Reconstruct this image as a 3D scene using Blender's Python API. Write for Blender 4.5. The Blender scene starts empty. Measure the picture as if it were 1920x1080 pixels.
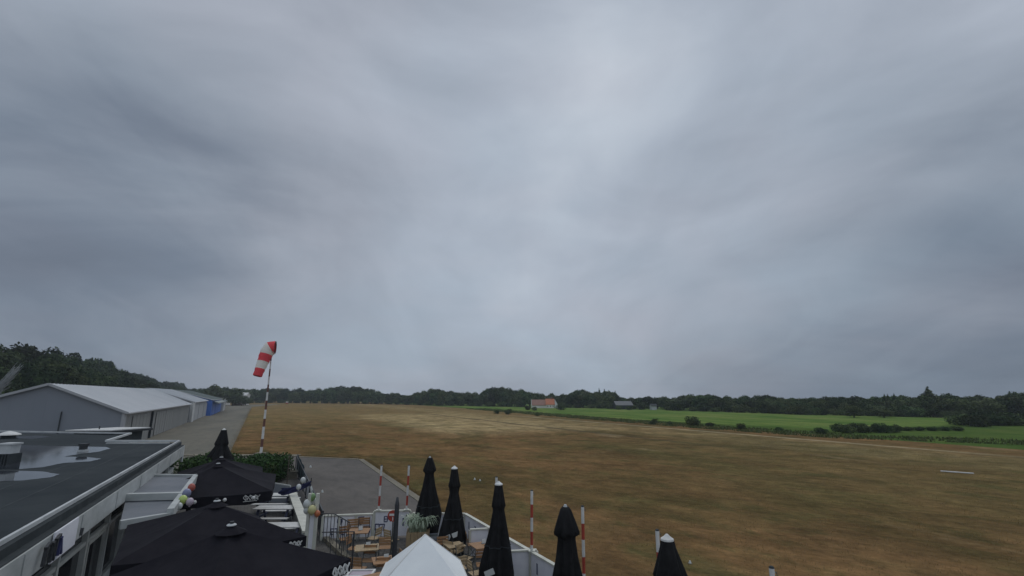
import bpy, math, random
import numpy as np
from mathutils import Vector, Matrix
R = math.radians
rnd = random.Random(7)
SC = bpy.context.scene
COL = SC.collection

# ------------------------------------------------------------------ camera
F = 900.0; PT = math.atan(200 / F); CZ = 5.7; CP, SP = math.cos(PT), math.sin(PT)
cam = bpy.data.cameras.new('camera'); cam.sensor_width = 36; cam.lens = F / 1920 * 36
cam.clip_start = 0.05; cam.clip_end = 6000
camo = bpy.data.objects.new('camera', cam); COL.objects.link(camo)
camo.location = (0, 0, CZ); camo.rotation_euler = (math.pi / 2 + PT, 0, 0)
SC.camera = camo
SC.view_settings.view_transform = 'Standard'; SC.view_settings.look = 'None'
SC.view_settings.exposure = 0; SC.view_settings.gamma = 1

def ray(px, py):
    u = 540 - py
    return (px - 960), F * CP - u * SP, F * SP + u * CP
def W(px, py, z=0.0):                       # photo pixel -> point on the level plane z
    r = ray(px, py); k = (z - CZ) / r[2]
    return Vector((r[0] * k, r[1] * k, z))
def D(px, py, Y):                           # photo pixel -> point at distance Y ahead
    r = ray(px, py); k = Y / r[1]
    return Vector((r[0] * k, Y, CZ + r[2] * k))
ANG = R(27.4); U = Vector((-math.sin(ANG), math.cos(ANG), 0)); V = Vector((math.cos(ANG), math.sin(ANG), 0))
def UV(s, t, z=0): return U * s + V * t + Vector((0, 0, z))

# ------------------------------------------------------------------ world: overcast sky
world = bpy.data.worlds.new('World'); SC.world = world; world.use_nodes = True
nt = world.node_tree; nt.nodes.clear()
def N(t, typ, **kw):
    n = t.nodes.new(typ)
    for k, v in kw.items():
        if k in ('operation', 'blend_type', 'data_type', 'sky_type', 'sun_disc', 'sun_elevation', 'sun_rotation', 'noise_dimensions',
                 'rotation_type', 'feature', 'normalize', 'interpolation_type', 'air_density', 'dust_density', 'clamp', 'use_clamp'):
            setattr(n, k, v)
        else:
            n.inputs[k.replace('_', ' ')].default_value = v
    return n
def math_n(t, op, a, b=None, c=None, clamp=False):
    n = t.nodes.new('ShaderNodeMath'); n.operation = op; n.use_clamp = clamp
    for i, v in enumerate((a, b, c)):
        if v is None: continue
        if isinstance(v, (int, float)): n.inputs[i].default_value = v
        else: t.links.new(v, n.inputs[i])
    return n.outputs[0]
def ramp(t, fac, stops):
    n = t.nodes.new('ShaderNodeValToRGB'); cr = n.color_ramp
    while len(cr.elements) < len(stops): cr.elements.new(0.5)
    for e, (p, c) in zip(cr.elements, stops):
        e.position = p; e.color = (*c, 1) if len(c) == 3 else c
    t.links.new(fac, n.inputs[0]); return n.outputs[0]
def noise(t, vec, scale, detail=4, rough=0.5, dist=0.0):
    n = t.nodes.new('ShaderNodeTexNoise'); n.inputs['Scale'].default_value = scale
    n.inputs['Detail'].default_value = detail; n.inputs['Roughness'].default_value = rough; n.inputs['Distortion'].default_value = dist
    if vec is not None: t.links.new(vec, n.inputs['Vector'])
    return n.outputs['Fac']
def mapping(t, vec, rot=(0, 0, 0), scale=(1, 1, 1), loc=(0, 0, 0)):
    n = t.nodes.new('ShaderNodeMapping'); n.inputs['Rotation'].default_value = rot
    n.inputs['Scale'].default_value = scale; n.inputs['Location'].default_value = loc
    t.links.new(vec, n.inputs['Vector']); return n.outputs[0]
def mixc(t, fac, a, b, blend='MIX'):
    n = t.nodes.new('ShaderNodeMix'); n.data_type = 'RGBA'; n.blend_type = blend
    if isinstance(fac, (int, float)): n.inputs[0].default_value = fac
    else: t.links.new(fac, n.inputs[0])
    for i, v in ((6, a), (7, b)):
        if isinstance(v, (tuple, list)): n.inputs[i].default_value = (*v[:3], 1)
        else: t.links.new(v, n.inputs[i])
    return n.outputs[2]

tc = nt.nodes.new('ShaderNodeTexCoord'); gen = tc.outputs['Generated']
SUN_EL, SUN_AZ = R(58), R(8)
sky = nt.nodes.new('ShaderNodeTexSky'); sky.sky_type = 'NISHITA'; sky.sun_disc = False
sky.sun_elevation = SUN_EL; sky.sun_rotation = SUN_AZ
sep = nt.nodes.new('ShaderNodeSeparateXYZ'); nt.links.new(gen, sep.inputs[0])
zz = math_n(nt, 'ADD', math_n(nt, 'MAXIMUM', sep.outputs[2], 0.0), 0.30)
px_ = math_n(nt, 'DIVIDE', sep.outputs[0], zz); py_ = math_n(nt, 'DIVIDE', sep.outputs[1], zz)
cmb = nt.nodes.new('ShaderNodeCombineXYZ'); nt.links.new(px_, cmb.inputs[0]); nt.links.new(py_, cmb.inputs[1])
plane = cmb.outputs[0]                     # the cloud layer, seen in perspective
n1 = noise(nt, mapping(nt, gen, rot=(0, R(10), 0), scale=(1.7, 1.7, 4.2), loc=(3.1, 1.7, 0.4)), 1.0, 7, 0.52, 0.5)
n2 = noise(nt, mapping(nt, plane, rot=(0, 0, R(-62)), scale=(2.6, 1.2, 1), loc=(9.1, 4.0, 2)), 1.0, 7, 0.58, 0.9)
n3 = noise(nt, mapping(nt, plane, scale=(0.25, 0.3, 1), loc=(1.0, 7.0, 5)), 1.0, 2, 0.5)
f = math_n(nt, 'ADD', math_n(nt, 'MULTIPLY_ADD', n1, 0.85, 0.60 - 0.425), math_n(nt, 'MULTIPLY_ADD', n2, 0.20, -0.10))
f = math_n(nt, 'ADD', f, math_n(nt, 'MULTIPLY_ADD', n3, 0.25, -0.125))
# thick and thin places of the overcast, by direction, plus one added glow
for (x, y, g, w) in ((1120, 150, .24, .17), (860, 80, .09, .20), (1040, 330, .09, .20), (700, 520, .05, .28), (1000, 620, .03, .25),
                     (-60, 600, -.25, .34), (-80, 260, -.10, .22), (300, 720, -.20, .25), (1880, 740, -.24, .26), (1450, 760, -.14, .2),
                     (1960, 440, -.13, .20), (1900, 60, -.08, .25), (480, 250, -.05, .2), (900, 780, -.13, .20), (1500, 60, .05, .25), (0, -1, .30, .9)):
    d = Vector(ray(x, y)).normalized() if y >= 0 else Vector((.2, -1, .9)).normalized()      # the last one: unseen glow added behind the camera, to light faces towards it
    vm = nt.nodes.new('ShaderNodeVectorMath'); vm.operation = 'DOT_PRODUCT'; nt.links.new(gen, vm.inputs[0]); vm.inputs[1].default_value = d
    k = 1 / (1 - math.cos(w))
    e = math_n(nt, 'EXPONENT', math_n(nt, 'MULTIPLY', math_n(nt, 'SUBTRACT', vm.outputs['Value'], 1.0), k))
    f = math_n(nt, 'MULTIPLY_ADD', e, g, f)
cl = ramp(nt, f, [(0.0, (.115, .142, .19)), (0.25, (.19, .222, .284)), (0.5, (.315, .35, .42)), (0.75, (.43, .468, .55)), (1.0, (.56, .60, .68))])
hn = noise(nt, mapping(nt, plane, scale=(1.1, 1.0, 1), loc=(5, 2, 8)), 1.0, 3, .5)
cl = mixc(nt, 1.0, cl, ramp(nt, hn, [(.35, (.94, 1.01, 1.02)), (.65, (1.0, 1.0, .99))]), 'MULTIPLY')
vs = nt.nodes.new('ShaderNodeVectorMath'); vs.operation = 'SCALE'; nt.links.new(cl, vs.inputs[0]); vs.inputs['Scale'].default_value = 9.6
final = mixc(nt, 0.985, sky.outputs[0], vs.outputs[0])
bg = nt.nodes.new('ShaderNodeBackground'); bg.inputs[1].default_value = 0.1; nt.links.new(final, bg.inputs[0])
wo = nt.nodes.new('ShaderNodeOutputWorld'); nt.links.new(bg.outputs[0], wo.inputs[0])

sun = bpy.data.lights.new('sun', 'SUN'); sun.energy = 0.7; sun.angle = R(28); sun.color = (1, .97, .92)
suno = bpy.data.objects.new('sun', sun); COL.objects.link(suno)
sd = Vector((math.sin(SUN_AZ) * math.cos(SUN_EL), math.cos(SUN_AZ) * math.cos(SUN_EL), math.sin(SUN_EL)))
suno.rotation_euler = sd.to_track_quat('Z', 'Y').to_euler(); suno.location = (0, 30, 60)

# ------------------------------------------------------------------ materials
MATS = {}
def mat(name, c1, c2=None, scale=3.0, rough=0.7, detail=4, bump=0.0, bscale=40, metal=0.0, coat=0.0, spec=None, contrast=(0.35, 0.65),
        stretch=(1, 1, 1), rand=0.0, trans=0.0, coords='Object'):
    if name in MATS: return MATS[name]
    m = bpy.data.materials.new(name); m.use_nodes = True; t = m.node_tree; b = t.nodes['Principled BSDF']
    b.inputs['Roughness'].default_value = rough; b.inputs['Metallic'].default_value = metal
    if spec is not None: b.inputs['Specular IOR Level'].default_value = spec
    tcn = t.nodes.new('ShaderNodeTexCoord'); vec = mapping(t, tcn.outputs[coords], scale=stretch)
    if c2 is None: c2 = tuple(x * 0.82 for x in c1)
    nz = noise(t, vec, scale, detail, 0.6)
    col = ramp(t, nz, [(contrast[0], c1), (contrast[1], c2)])
    if rand:
        oi = t.nodes.new('ShaderNodeObjectInfo')
        hs = t.nodes.new('ShaderNodeHueSaturation')
        t.links.new(col, hs.inputs['Color'])
        t.links.new(math_n(t, 'MULTIPLY_ADD', oi.outputs['Random'], 0.05 * rand, 0.5 - 0.02 * rand), hs.inputs['Hue'])
        t.links.new(math_n(t, 'MULTIPLY_ADD', math_n(t, 'FRACT', math_n(t, 'MULTIPLY', oi.outputs['Random'], 7.3)), 0.7 * rand, 1 - .35 * rand), hs.inputs['Value'])
        col = hs.outputs[0]
    t.links.new(col, b.inputs['Base Color'])
    if bump:
        bn = t.nodes.new('ShaderNodeBump'); bn.inputs['Strength'].default_value = bump; bn.inputs['Distance'].default_value = 0.02
        t.links.new(noise(t, vec, bscale, 3), bn.inputs['Height']); t.links.new(bn.outputs[0], b.inputs['Normal'])
    MATS[name] = m
    return m

def ground_mat():
    m = bpy.data.materials.new('dry_airfield_grass'); m.use_nodes = True; t = m.node_tree; b = t.nodes['Principled BSDF']
    b.inputs['Roughness'].default_value = 0.95; b.inputs['Specular IOR Level'].default_value = 0.0
    g = t.nodes.new('ShaderNodeNewGeometry')
    p = mapping(t, g.outputs['Position'], rot=(0, 0, -ANG))      # x = t (across the strip), y = s (along it)
    sp = t.nodes.new('ShaderNodeSeparateXYZ'); t.links.new(p, sp.inputs[0]); T, S = sp.outputs[0], sp.outputs[1]
    wob = noise(t, p, 0.035, 4, 0.6)
    a = noise(t, mapping(t, p, scale=(1.0, .45, 1)), 0.085, 6, 0.62, 0.6)
    bb = noise(t, mapping(t, p, scale=(1, .5, 1), loc=(40, 3, 0)), 0.33, 6, 0.68, 0.4)
    fine = noise(t, mapping(t, p, scale=(1.0, .8, 1)), 4.0, 6, 0.8)
    mid = noise(t, mapping(t, p, scale=(1.6, .5, 1)), 1.1, 5, 0.75)
    brown = ramp(t, a, [(.32, (.100, .084, .030)), (.43, (.150, .098, .038)), (.53, (.20, .112, .044)), (.62, (.175, .110, .044)), (.76, (.25, .155, .066))])
    col = mixc(t, ramp(t, bb, [(.50, (0, 0, 0)), (.66, (1, 1, 1))]), brown, (.110, .095, .036))
    # pale worn grass in the middle distance: the mown landing strip
    def band(v, lo, hi, soft):
        m1 = t.nodes.new('ShaderNodeMapRange'); m1.interpolation_type = 'SMOOTHSTEP'
        m1.inputs[1].default_value = lo - soft; m1.inputs[2].default_value = lo + soft; t.links.new(v, m1.inputs[0])
        m2 = t.nodes.new('ShaderNodeMapRange'); m2.interpolation_type = 'SMOOTHSTEP'
        m2.inputs[1].default_value = hi - soft; m2.inputs[2].default_value = hi + soft; m2.inputs[3].default_value = 1; m2.inputs[4].default_value = 0
        t.links.new(v, m2.inputs[0])
        return math_n(t, 'MULTIPLY', m1.outputs[0], m2.outputs[0])
    Tw = math_n(t, 'MULTIPLY_ADD', wob, 22.0, math_n(t, 'SUBTRACT', T, 11.0))
    Sw = math_n(t, 'MULTIPLY_ADD', mid, 14.0, math_n(t, 'SUBTRACT', S, 7.0))
    pale = math_n(t, 'MULTIPLY', band(Tw, 24, 55, 5), band(Sw, 70, 150, 10))
    pale = math_n(t, 'MULTIPLY', pale, ramp(t, bb, [(.35, (1, 1, 1)), (.62, (.35, .35, .35))]))
    col = mixc(t, pale, col, (.45, .35, .18))
    far = band(S, 110, 500, 45)
    col = mixc(t, math_n(t, 'MULTIPLY', far, .45), col, (.27, .205, .085))
    edge = math_n(t, 'MULTIPLY', band(T, 51, 63, 3), ramp(t, bb, [(.4, (1, 1, 1)), (.6, (.2, .2, .2))]))
    col = mixc(t, math_n(t, 'MULTIPLY', edge, .65), col, (.33, .26, .125))
    edge2 = math_n(t, 'MULTIPLY', band(T, 63.4, 64.6, .5), band(S, 20, 120, 10))
    col = mixc(t, math_n(t, 'MULTIPLY', edge2, .7), col, (.43, .37, .25))
    track = math_n(t, 'MULTIPLY', band(math_n(t, 'MULTIPLY_ADD', wob, 3.0, T), 47.6, 48.8, .5), band(S, 40, 150, 10))
    col = mixc(t, math_n(t, 'MULTIPLY', track, .75), col, (.10, .08, .055))
    green = math_n(t, 'MULTIPLY', band(Tw, 30, 62, 8), band(Sw, -30, 52, 10))
    col = mixc(t, math_n(t, 'MULTIPLY', green, .45), col, (.125, .115, .045))
    spots = ramp(t, noise(t, mapping(t, p, scale=(1, .35, 1), loc=(7, 0, 0)), 0.16, 5, .6), [(.63, (0, 0, 0)), (.72, (1, 1, 1))])
    col = mixc(t, math_n(t, 'MULTIPLY', spots, .5), col, (.36, .28, .16))
    v = ramp(t, fine, [(.25, (.72, .72, .72)), (.75, (1.28, 1.28, 1.28))])
    col = mixc(t, .8, col, v, 'MULTIPLY')
    v2 = ramp(t, mid, [(.3, (.8, .8, .8)), (.7, (1.2, 1.2, 1.2))])
    col = mixc(t, .8, col, v2, 'MULTIPLY')
    st = mapping(t, mapping(t, g.outputs['Position'], rot=(0, 0, R(-62))), scale=(1, .30, 1))   # rake marks slanting across the strip
    for sc_, lo, hi in ((1.5, .80, 1.2), (.45, .78, 1.24), (6.0, .84, 1.17)):
        col = mixc(t, .85, col, ramp(t, noise(t, st, sc_, 5, .65, .3), [(.30, (lo, lo, lo)), (.70, (hi, hi * .98, hi * .95))]), 'MULTIPLY')
    hs = t.nodes.new('ShaderNodeHueSaturation'); hs.inputs['Saturation'].default_value = .86; hs.inputs['Hue'].default_value = .505; hs.inputs['Value'].default_value = .97; t.links.new(col, hs.inputs['Color']); col = hs.outputs[0]
    for sc_, lo, hi in ((.14, .74, 1.24), (.45, .74, 1.24), (2.7, .84, 1.17)):
        col = mixc(t, .8, col, ramp(t, noise(t, mapping(t, g.outputs['Position'], loc=(sc_ * 9, 4, 0)), sc_, 6, .72, .5), [(.33, (lo, lo, lo)), (.67, (hi, hi * .97, hi * .92))]), 'MULTIPLY')
    bn = t.nodes.new('ShaderNodeBump'); bn.inputs['Strength'].default_value = .6; bn.inputs['Distance'].default_value = .06
    t.links.new(col, b.inputs['Base Color'])
    t.links.new(fine, bn.inputs['Height']); t.links.new(bn.outputs[0], b.inputs['Normal'])
    return m

def sheet_mat(name, stops, sc=.3, fine_sc=5, rot=True, rough=.9, stretch=(1, .3, 1), bump=.3):
    m = bpy.data.materials.new(name); m.use_nodes = True; t = m.node_tree; b = t.nodes['Principled BSDF']
    b.inputs['Roughness'].default_value = rough; b.inputs['Specular IOR Level'].default_value = .0 if ('green' in name or 'grass' in name) else .15
    g = t.nodes.new('ShaderNodeNewGeometry'); p = mapping(t, g.outputs['Position'], rot=(0, 0, -ANG))
    a = noise(t, mapping(t, p, scale=stretch), sc, 6, .62, .3); fi = noise(t, p, fine_sc, 5, .75)
    col = ramp(t, a, stops)
    col = mixc(t, .8, col, ramp(t, fi, [(.28, (.75, .75, .75)), (.72, (1.22, 1.22, 1.22))]), 'MULTIPLY')
    col = mixc(t, .8, col, ramp(t, noise(t, mapping(t, p, scale=(1, .4, 1), loc=(11, 3, 0)), 1.1, 6, .7, .8), [(.30, (.74, .74, .74)), (.5, (1, 1, 1)), (.72, (1.15, 1.14, 1.12))]), 'MULTIPLY')
    t.links.new(col, b.inputs['Base Color'])
    bn = t.nodes.new('ShaderNodeBump'); bn.inputs['Strength'].default_value = bump; bn.inputs['Distance'].default_value = .03
    t.links.new(fi, bn.inputs['Height']); t.links.new(bn.outputs[0], b.inputs['Normal'])
    return m

M = {}
M['field'] = ground_mat()
M['green_field'] = sheet_mat('crop_green', [(.30, (.07, .135, .03)), (.45, (.11, .18, .045)), (.56, (.15, .21, .055)), (.72, (.235, .25, .09))], .09, 1.2, stretch=(1.6, .5, 1))
M['verge'] = sheet_mat('rough_verge_grass', [(.3, (.05, .095, .022)), (.55, (.09, .14, .035)), (.75, (.14, .15, .05))], .35, 3)
M['apron'] = sheet_mat('old_concrete_apron', [(.3, (.125, .12, .10)), (.5, (.165, .155, .125)), (.72, (.21, .19, .15))], .12, 6)
M['asphalt'] = sheet_mat('worn_asphalt', [(.3, (.10, .092, .085)), (.55, (.135, .122, .11)), (.75, (.165, .15, .13))], .22, 8, stretch=(1, .6, 1))
M['kerb'] = sheet_mat('sandy_kerb', [(.3, (.16, .145, .115)), (.7, (.26, .235, .185))], .8, 9)
M['terrace'] = sheet_mat('terrace_paving', [(.3, (.09, .085, .085)), (.7, (.135, .13, .125))], .6, 10, stretch=(1, 1, 1))
M['court'] = sheet_mat('courtyard_paving', [(.3, (.11, .11, .10)), (.7, (.17, .165, .145))], .5, 10, stretch=(1, 1, 1))
def paving(name, c1, c2, joint, sc=1.6):
    m = sheet_mat(name, [(.3, c1), (.7, c2)], .6, 10, stretch=(1, 1, 1)); t = m.node_tree; b = t.nodes['Principled BSDF']
    g = t.nodes.new('ShaderNodeNewGeometry'); br = t.nodes.new('ShaderNodeTexBrick'); br.inputs['Scale'].default_value = sc; br.inputs['Mortar Size'].default_value = .02
    t.links.new(mapping(t, g.outputs['Position'], rot=(0, 0, -ANG)), br.inputs['Vector'])
    br.inputs['Color1'].default_value = (1, 1, 1, 1); br.inputs['Color2'].default_value = (.8, .8, .8, 1); br.inputs['Mortar'].default_value = (*joint, 1)
    old = b.inputs['Base Color'].links[0].from_socket; t.links.new(mixc(t, 1.0, old, br.outputs[0], 'MULTIPLY'), b.inputs['Base Color']); return m
M['terrace'] = paving('terrace_paving', (.10, .095, .09), (.155, .148, .14), (.45, .45, .42))
M['roof'] = mat('roof_bitumen', (.026, .033, .038), (.044, .052, .056), .5, .85, bump=.4, bscale=30, spec=.12)
M['porch'] = mat('porch_felt', (.12, .135, .155), (.17, .18, .20), .8, .6)
M['water'] = mat('rain_water', (.03, .036, .045), (.045, .05, .06), .6, .06, spec=.9)
M['fascia'] = mat('weathered_white_fascia', (.36, .38, .37), (.52, .54, .53), 1.3, .6, stretch=(1, 1, 2.5), contrast=(.3, .7))
M['zinc'] = mat('dark_zinc', (.035, .043, .047), (.055, .063, .067), 2, .8, spec=.15)
M['cap'] = mat('pale_roof_trim', (.56, .58, .58), (.42, .44, .45), 1.7, .6)
M['frame'] = mat('grey_white_window_frame', (.52, .54, .52), (.42, .44, .42), 3, .5)
M['glass'] = mat('dark_window_glass', (.012, .014, .018), (.02, .022, .026), .8, .07, spec=.6)
M['black'] = mat('black_canvas', (.0105, .010, .0145), (.017, .016, .021), 2.2, .9, bump=.35, bscale=7, spec=.12)
M['closedblack'] = mat('black_cover_canvas', (.008, .008, .0085), (.017, .017, .018), 3, .85, bump=.3, bscale=12, spec=.2)
M['white'] = mat('white_paint', (.72, .72, .70), (.58, .58, .56), 4, .55)
M['whitefab'] = mat('white_canvas', (.82, .85, .85), (.74, .77, .78), 1.2, .8, bump=.2, bscale=6)
M['cream'] = mat('cream_paint', (.66, .66, .58), (.52, .52, .45), 3, .6)
M['lilac'] = mat('pale_lilac_board', (.84, .84, .88), (.74, .74, .80), 2.5, .6)
M['blueink'] = mat('dark_blue_print', (.05, .06, .13), (.08, .09, .18), 6, .6)
M['red'] = mat('red_paint', (.42, .055, .035), (.33, .05, .035), 6, .5)
M['mastred'] = mat('faded_mast_red', (.16, .06, .04), (.12, .055, .045), 4, .7)
M['sockred'] = mat('red_windsock_cloth', (.78, .065, .075), (.66, .05, .065), 2, .75)
M['sockwhite'] = mat('white_windsock_cloth', (.86, .80, .72), (.74, .70, .64), 2, .75)
M['bluegrey'] = mat('slate_blue_paint', (.07, .08, .14), (.10, .11, .17), 4, .5)
M['wood'] = mat('orange_pine', (.40, .22, .10), (.28, .15, .07), 3, .6, stretch=(1, 9, 1))
M['palewood'] = mat('pale_pine', (.46, .34, .19), (.33, .24, .14), 3, .6, stretch=(9, 1, 1))
M['metal'] = mat('grey_tube_metal', (.16, .17, .165), (.11, .12, .115), 5, .4, metal=.4)
M['darkmetal'] = mat('dark_metal', (.022, .024, .028), (.035, .038, .042), 5, .5)
M['navy'] = mat('navy_cloth', (.03, .035, .11), (.045, .05, .14), 4, .8)
M['teal'] = mat('dark_teal_mesh', (.02, .045, .055), (.03, .065, .075), 3, .8)
M['leaf'] = mat('tree_foliage', (.024, .044, .018), (.085, .112, .040), .55, .85, rand=1.25, spec=.08, contrast=(.38, .62))
M['leafdark'] = mat('dark_wood_foliage', (.018, .032, .016), (.060, .078, .032), .5, .85, rand=1.3, spec=.05, contrast=(.38, .62))
M['leaf2'] = mat('light_foliage', (.05, .075, .028), (.10, .125, .045), .7, .8, rand=.5, spec=.15)
M['hedge'] = mat('hedge_foliage', (.022, .055, .014), (.05, .10, .024), 2.5, .8, rand=.3, spec=.2)
M['paleleaf'] = mat('pale_green_leaf', (.30, .38, .26), (.42, .48, .36), 6, .7)
M['bark'] = mat('bark', (.07, .055, .04), (.10, .08, .06), 6, .9)
M['hangwall'] = mat('grey_hangar_steel', (.20, .22, .255), (.245, .265, .295), .12, .55, stretch=(1, 1, .4))
M['hangfront'] = mat('grey_hangar_doors', (.21, .22, .215), (.25, .25, .245), .2, .55, stretch=(1, 1, .4))
M['hangroof'] = mat('pale_steel_roof', (.56, .58, .60), (.64, .65, .665), .12, .5)
M['hangwall_light'] = mat('pale_hangar_steel', (.36, .37, .39), (.42, .43, .44), .3, .55)
M['blue'] = mat('blue_steel', (.05, .15, .50), (.065, .18, .56), .5, .45)
M['greenroof'] = mat('mossy_roof', (.22, .26, .27), (.29, .31, .28), .4, .7)
M['tile'] = mat('orange_roof_tiles', (.48, .16, .07), (.36, .12, .06), 2, .8)
M['oldtile'] = mat('brown_roof_tiles', (.22, .11, .085), (.27, .15, .11), 2, .8)
M['plaster'] = mat('white_plaster', (.78, .76, .72), (.68, .66, .62), 1, .8)
M['slate'] = mat('slate_roof', (.08, .09, .10), (.11, .12, .13), 1, .7)
M['straw'] = mat('dry_grass_blades', (.30, .215, .10), (.17, .125, .055), .8, .9, spec=.1, coords='Object')
M['vergegrass'] = mat('verge_blades', (.07, .105, .032), (.12, .13, .05), .6, .9, spec=.1)
M['rope'] = mat('frayed_rope_fibre', (.40, .42, .43), (.30, .32, .34), 30, .9)
for nm, c in dict(lime=(.50, .62, .18), lavender=(.22, .24, .38), coral=(.42, .10, .07), pink=(.50, .42, .48), bwhite=(.62, .64, .62),
                  orange=(.55, .17, .07), bgreen=(.20, .34, .14), yellow=(.62, .58, .28)).items():
    M[nm] = mat('balloon_' + nm, c, tuple(x * .9 for x in c), 3, .3)

# ------------------------------------------------------------------ mesh builder
class MB:
    def __init__(s): s.v = []; s.f = []; s.m = []; s.smooth = False
    def add(s, vs, fs, mi=0):
        o = len(s.v); s.v += [tuple(v) for v in vs]
        for f in fs: s.f.append(tuple(o + i for i in f)); s.m.append(mi)
        return s
    def hexa(s, p, mi=0):               # 8 points: bottom 4, top 4
        return s.add(p, [(3, 2, 1, 0), (4, 5, 6, 7), (0, 1, 5, 4), (1, 2, 6, 5), (2, 3, 7, 6), (3, 0, 4, 7)], mi)
    def box(s, c, d, ax=None, mi=0):
        ax = ax or (Vector((1, 0, 0)), Vector((0, 1, 0)), Vector((0, 0, 1)))
        c = Vector(c); x, y, z = (a * (k / 2) for a, k in zip(ax, d))
        return s.hexa([c - x - y - z, c + x - y - z, c + x + y - z, c - x + y - z, c - x - y + z, c + x - y + z, c + x + y + z, c - x + y + z], mi)
    def bar(s, a, b, w, h=None, up=(0, 0, 1), mi=0):
        a, b = Vector(a), Vector(b); h = h or w; d = (b - a).normalized(); up = Vector(up)
        if abs(d.dot(up)) > .95: up = Vector((0, 1, 0))
        x = d.cross(up).normalized(); z = x.cross(d)
        return s.box((a + b) / 2, ((b - a).length, w, h), (d, x, z), mi)
    def tube(s, pts, r, n=8, mi=0, cap=True):
        pts = [Vector(p) for p in pts]; k = len(pts); r = r if hasattr(r, '__len__') else [r] * k
        o = len(s.v); ref = None
        for i, p in enumerate(pts):
            d = (pts[min(i + 1, k - 1)] - pts[max(i - 1, 0)]).normalized()
            if ref is None: ref = Vector((0, 0, 1)) if abs(d.z) < .9 else Vector((1, 0, 0))
            x = d.cross(ref).normalized(); y = d.cross(x).normalized(); ref = -y if False else ref
            for j in range(n):
                a = 2 * math.pi * j / n; s.v.append(tuple(p + (x * math.cos(a) + y * math.sin(a)) * r[i]))
        for i in range(k - 1):
            for j in range(n):
                s.f.append((o + i * n + j, o + i * n + (j + 1) % n, o + (i + 1) * n + (j + 1) % n, o + (i + 1) * n + j))
                s.m.append(mi[i] if isinstance(mi, list) else mi)
        if cap:
            s.f.append(tuple(o + j for j in range(n))[::-1]); s.m.append(mi[0] if isinstance(mi, list) else mi)
            s.f.append(tuple(o + (k - 1) * n + j for j in range(n))); s.m.append(mi[-1] if isinstance(mi, list) else mi)
        return s
    def prism(s, poly, z0, z1, mi=0):   # poly: xy points counter-clockwise
        n = len(poly); vs = [(p[0], p[1], z0) for p in poly] + [(p[0], p[1], z1) for p in poly]
        fs = [tuple(range(n))[::-1], tuple(range(n, 2 * n))] + [(i, (i + 1) % n, n + (i + 1) % n, n + i) for i in range(n)]
        return s.add(vs, fs, mi)
    def slab(s, p, t, mi=0):            # four 3-D points plus thickness downward
        p = [Vector(q) for q in p]; d = Vector((0, 0, -t)); return s.hexa([q + d for q in p] + p, mi)
    def ball(s, c, r, n=12, k=8, sz=1.0, mi=0):
        c = Vector(c); o = len(s.v); s.v.append(tuple(c + Vector((0, 0, r * sz))))
        for i in range(1, k):
            a = math.pi * i / k
            for j in range(n):
                b = 2 * math.pi * j / n
                s.v.append(tuple(c + Vector((math.sin(a) * math.cos(b) * r, math.sin(a) * math.sin(b) * r, math.cos(a) * r * sz))))
        s.v.append(tuple(c - Vector((0, 0, r * sz)))); L = len(s.v) - 1
        for j in range(n):
            s.f.append((o, o + 1 + j, o + 1 + (j + 1) % n)); s.m.append(mi)
            s.f.append((L, o + 1 + (k - 2) * n + (j + 1) % n, o + 1 + (k - 2) * n + j)); s.m.append(mi)
        for i in range(k - 2):
            for j in range(n):
                q = o + 1 + i * n
                s.f.append((q + j, q + n + j, q + n + (j + 1) % n, q + (j + 1) % n)); s.m.append(mi)
        return s
    def build(s, name, mats, parent=None, smooth=False, world=False):
        if not isinstance(mats, (list, tuple)): mats = [mats]
        me = bpy.data.meshes.new(name); vs = s.v
        if world and parent is not None:
            inv = (Matrix.Translation(parent.location) @ parent.rotation_euler.to_matrix().to_4x4()).inverted()
            vs = [tuple(inv @ Vector(v)) for v in vs]
        me.from_pydata(vs, [], s.f)
        for m in mats: me.materials.append(m)
        if len(mats) > 1: me.polygons.foreach_set('material_index', s.m)
        if smooth: me.polygons.foreach_set('use_smooth', [True] * len(me.polygons))
        me.update()
        o = bpy.data.objects.new(name, me); COL.objects.link(o); o.parent = parent
        return o
def tag(o, label=None, cat=None, group=None, kind=None):
    if label: o['label'] = label
    if cat: o['category'] = cat
    if group: o['group'] = group
    if kind: o['kind'] = kind
    return o
def thing(name, label, cat, loc=(0, 0, 0), rz=0.0, group=None):
    o = bpy.data.objects.new(name, None); COL.objects.link(o); o.location = loc; o.rotation_euler = (0, 0, rz)
    o.empty_display_size = .3
    return tag(o, label, cat, group)
KIDS = {}
def copy_thing(r, loc, rz=0.0, scale=None, label=None, group=None):
    if r.name not in KIDS:
        KIDS[r.name] = [(c, [g for g in bpy.data.objects if g.parent == c]) for c in bpy.data.objects if c.parent == r]
    n = r.copy(); COL.objects.link(n); n.location = loc; n.rotation_euler = (0, 0, rz)
    if scale is not None: n.scale = scale
    if label: n['label'] = label
    if group: n['group'] = group
    for c, gs in KIDS[r.name]:
        k = c.copy(); COL.objects.link(k); k.parent = n
        for g in gs:
            h = g.copy(); COL.objects.link(h); h.parent = k
    return n
def sheet(name, pts, z, m, kind='structure', sub=0):
    mb = MB(); mb.add([(p[0], p[1], z) for p in pts], [tuple(range(len(pts)))])
    o = mb.build(name, m); tag(o, kind=kind); return o
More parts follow.
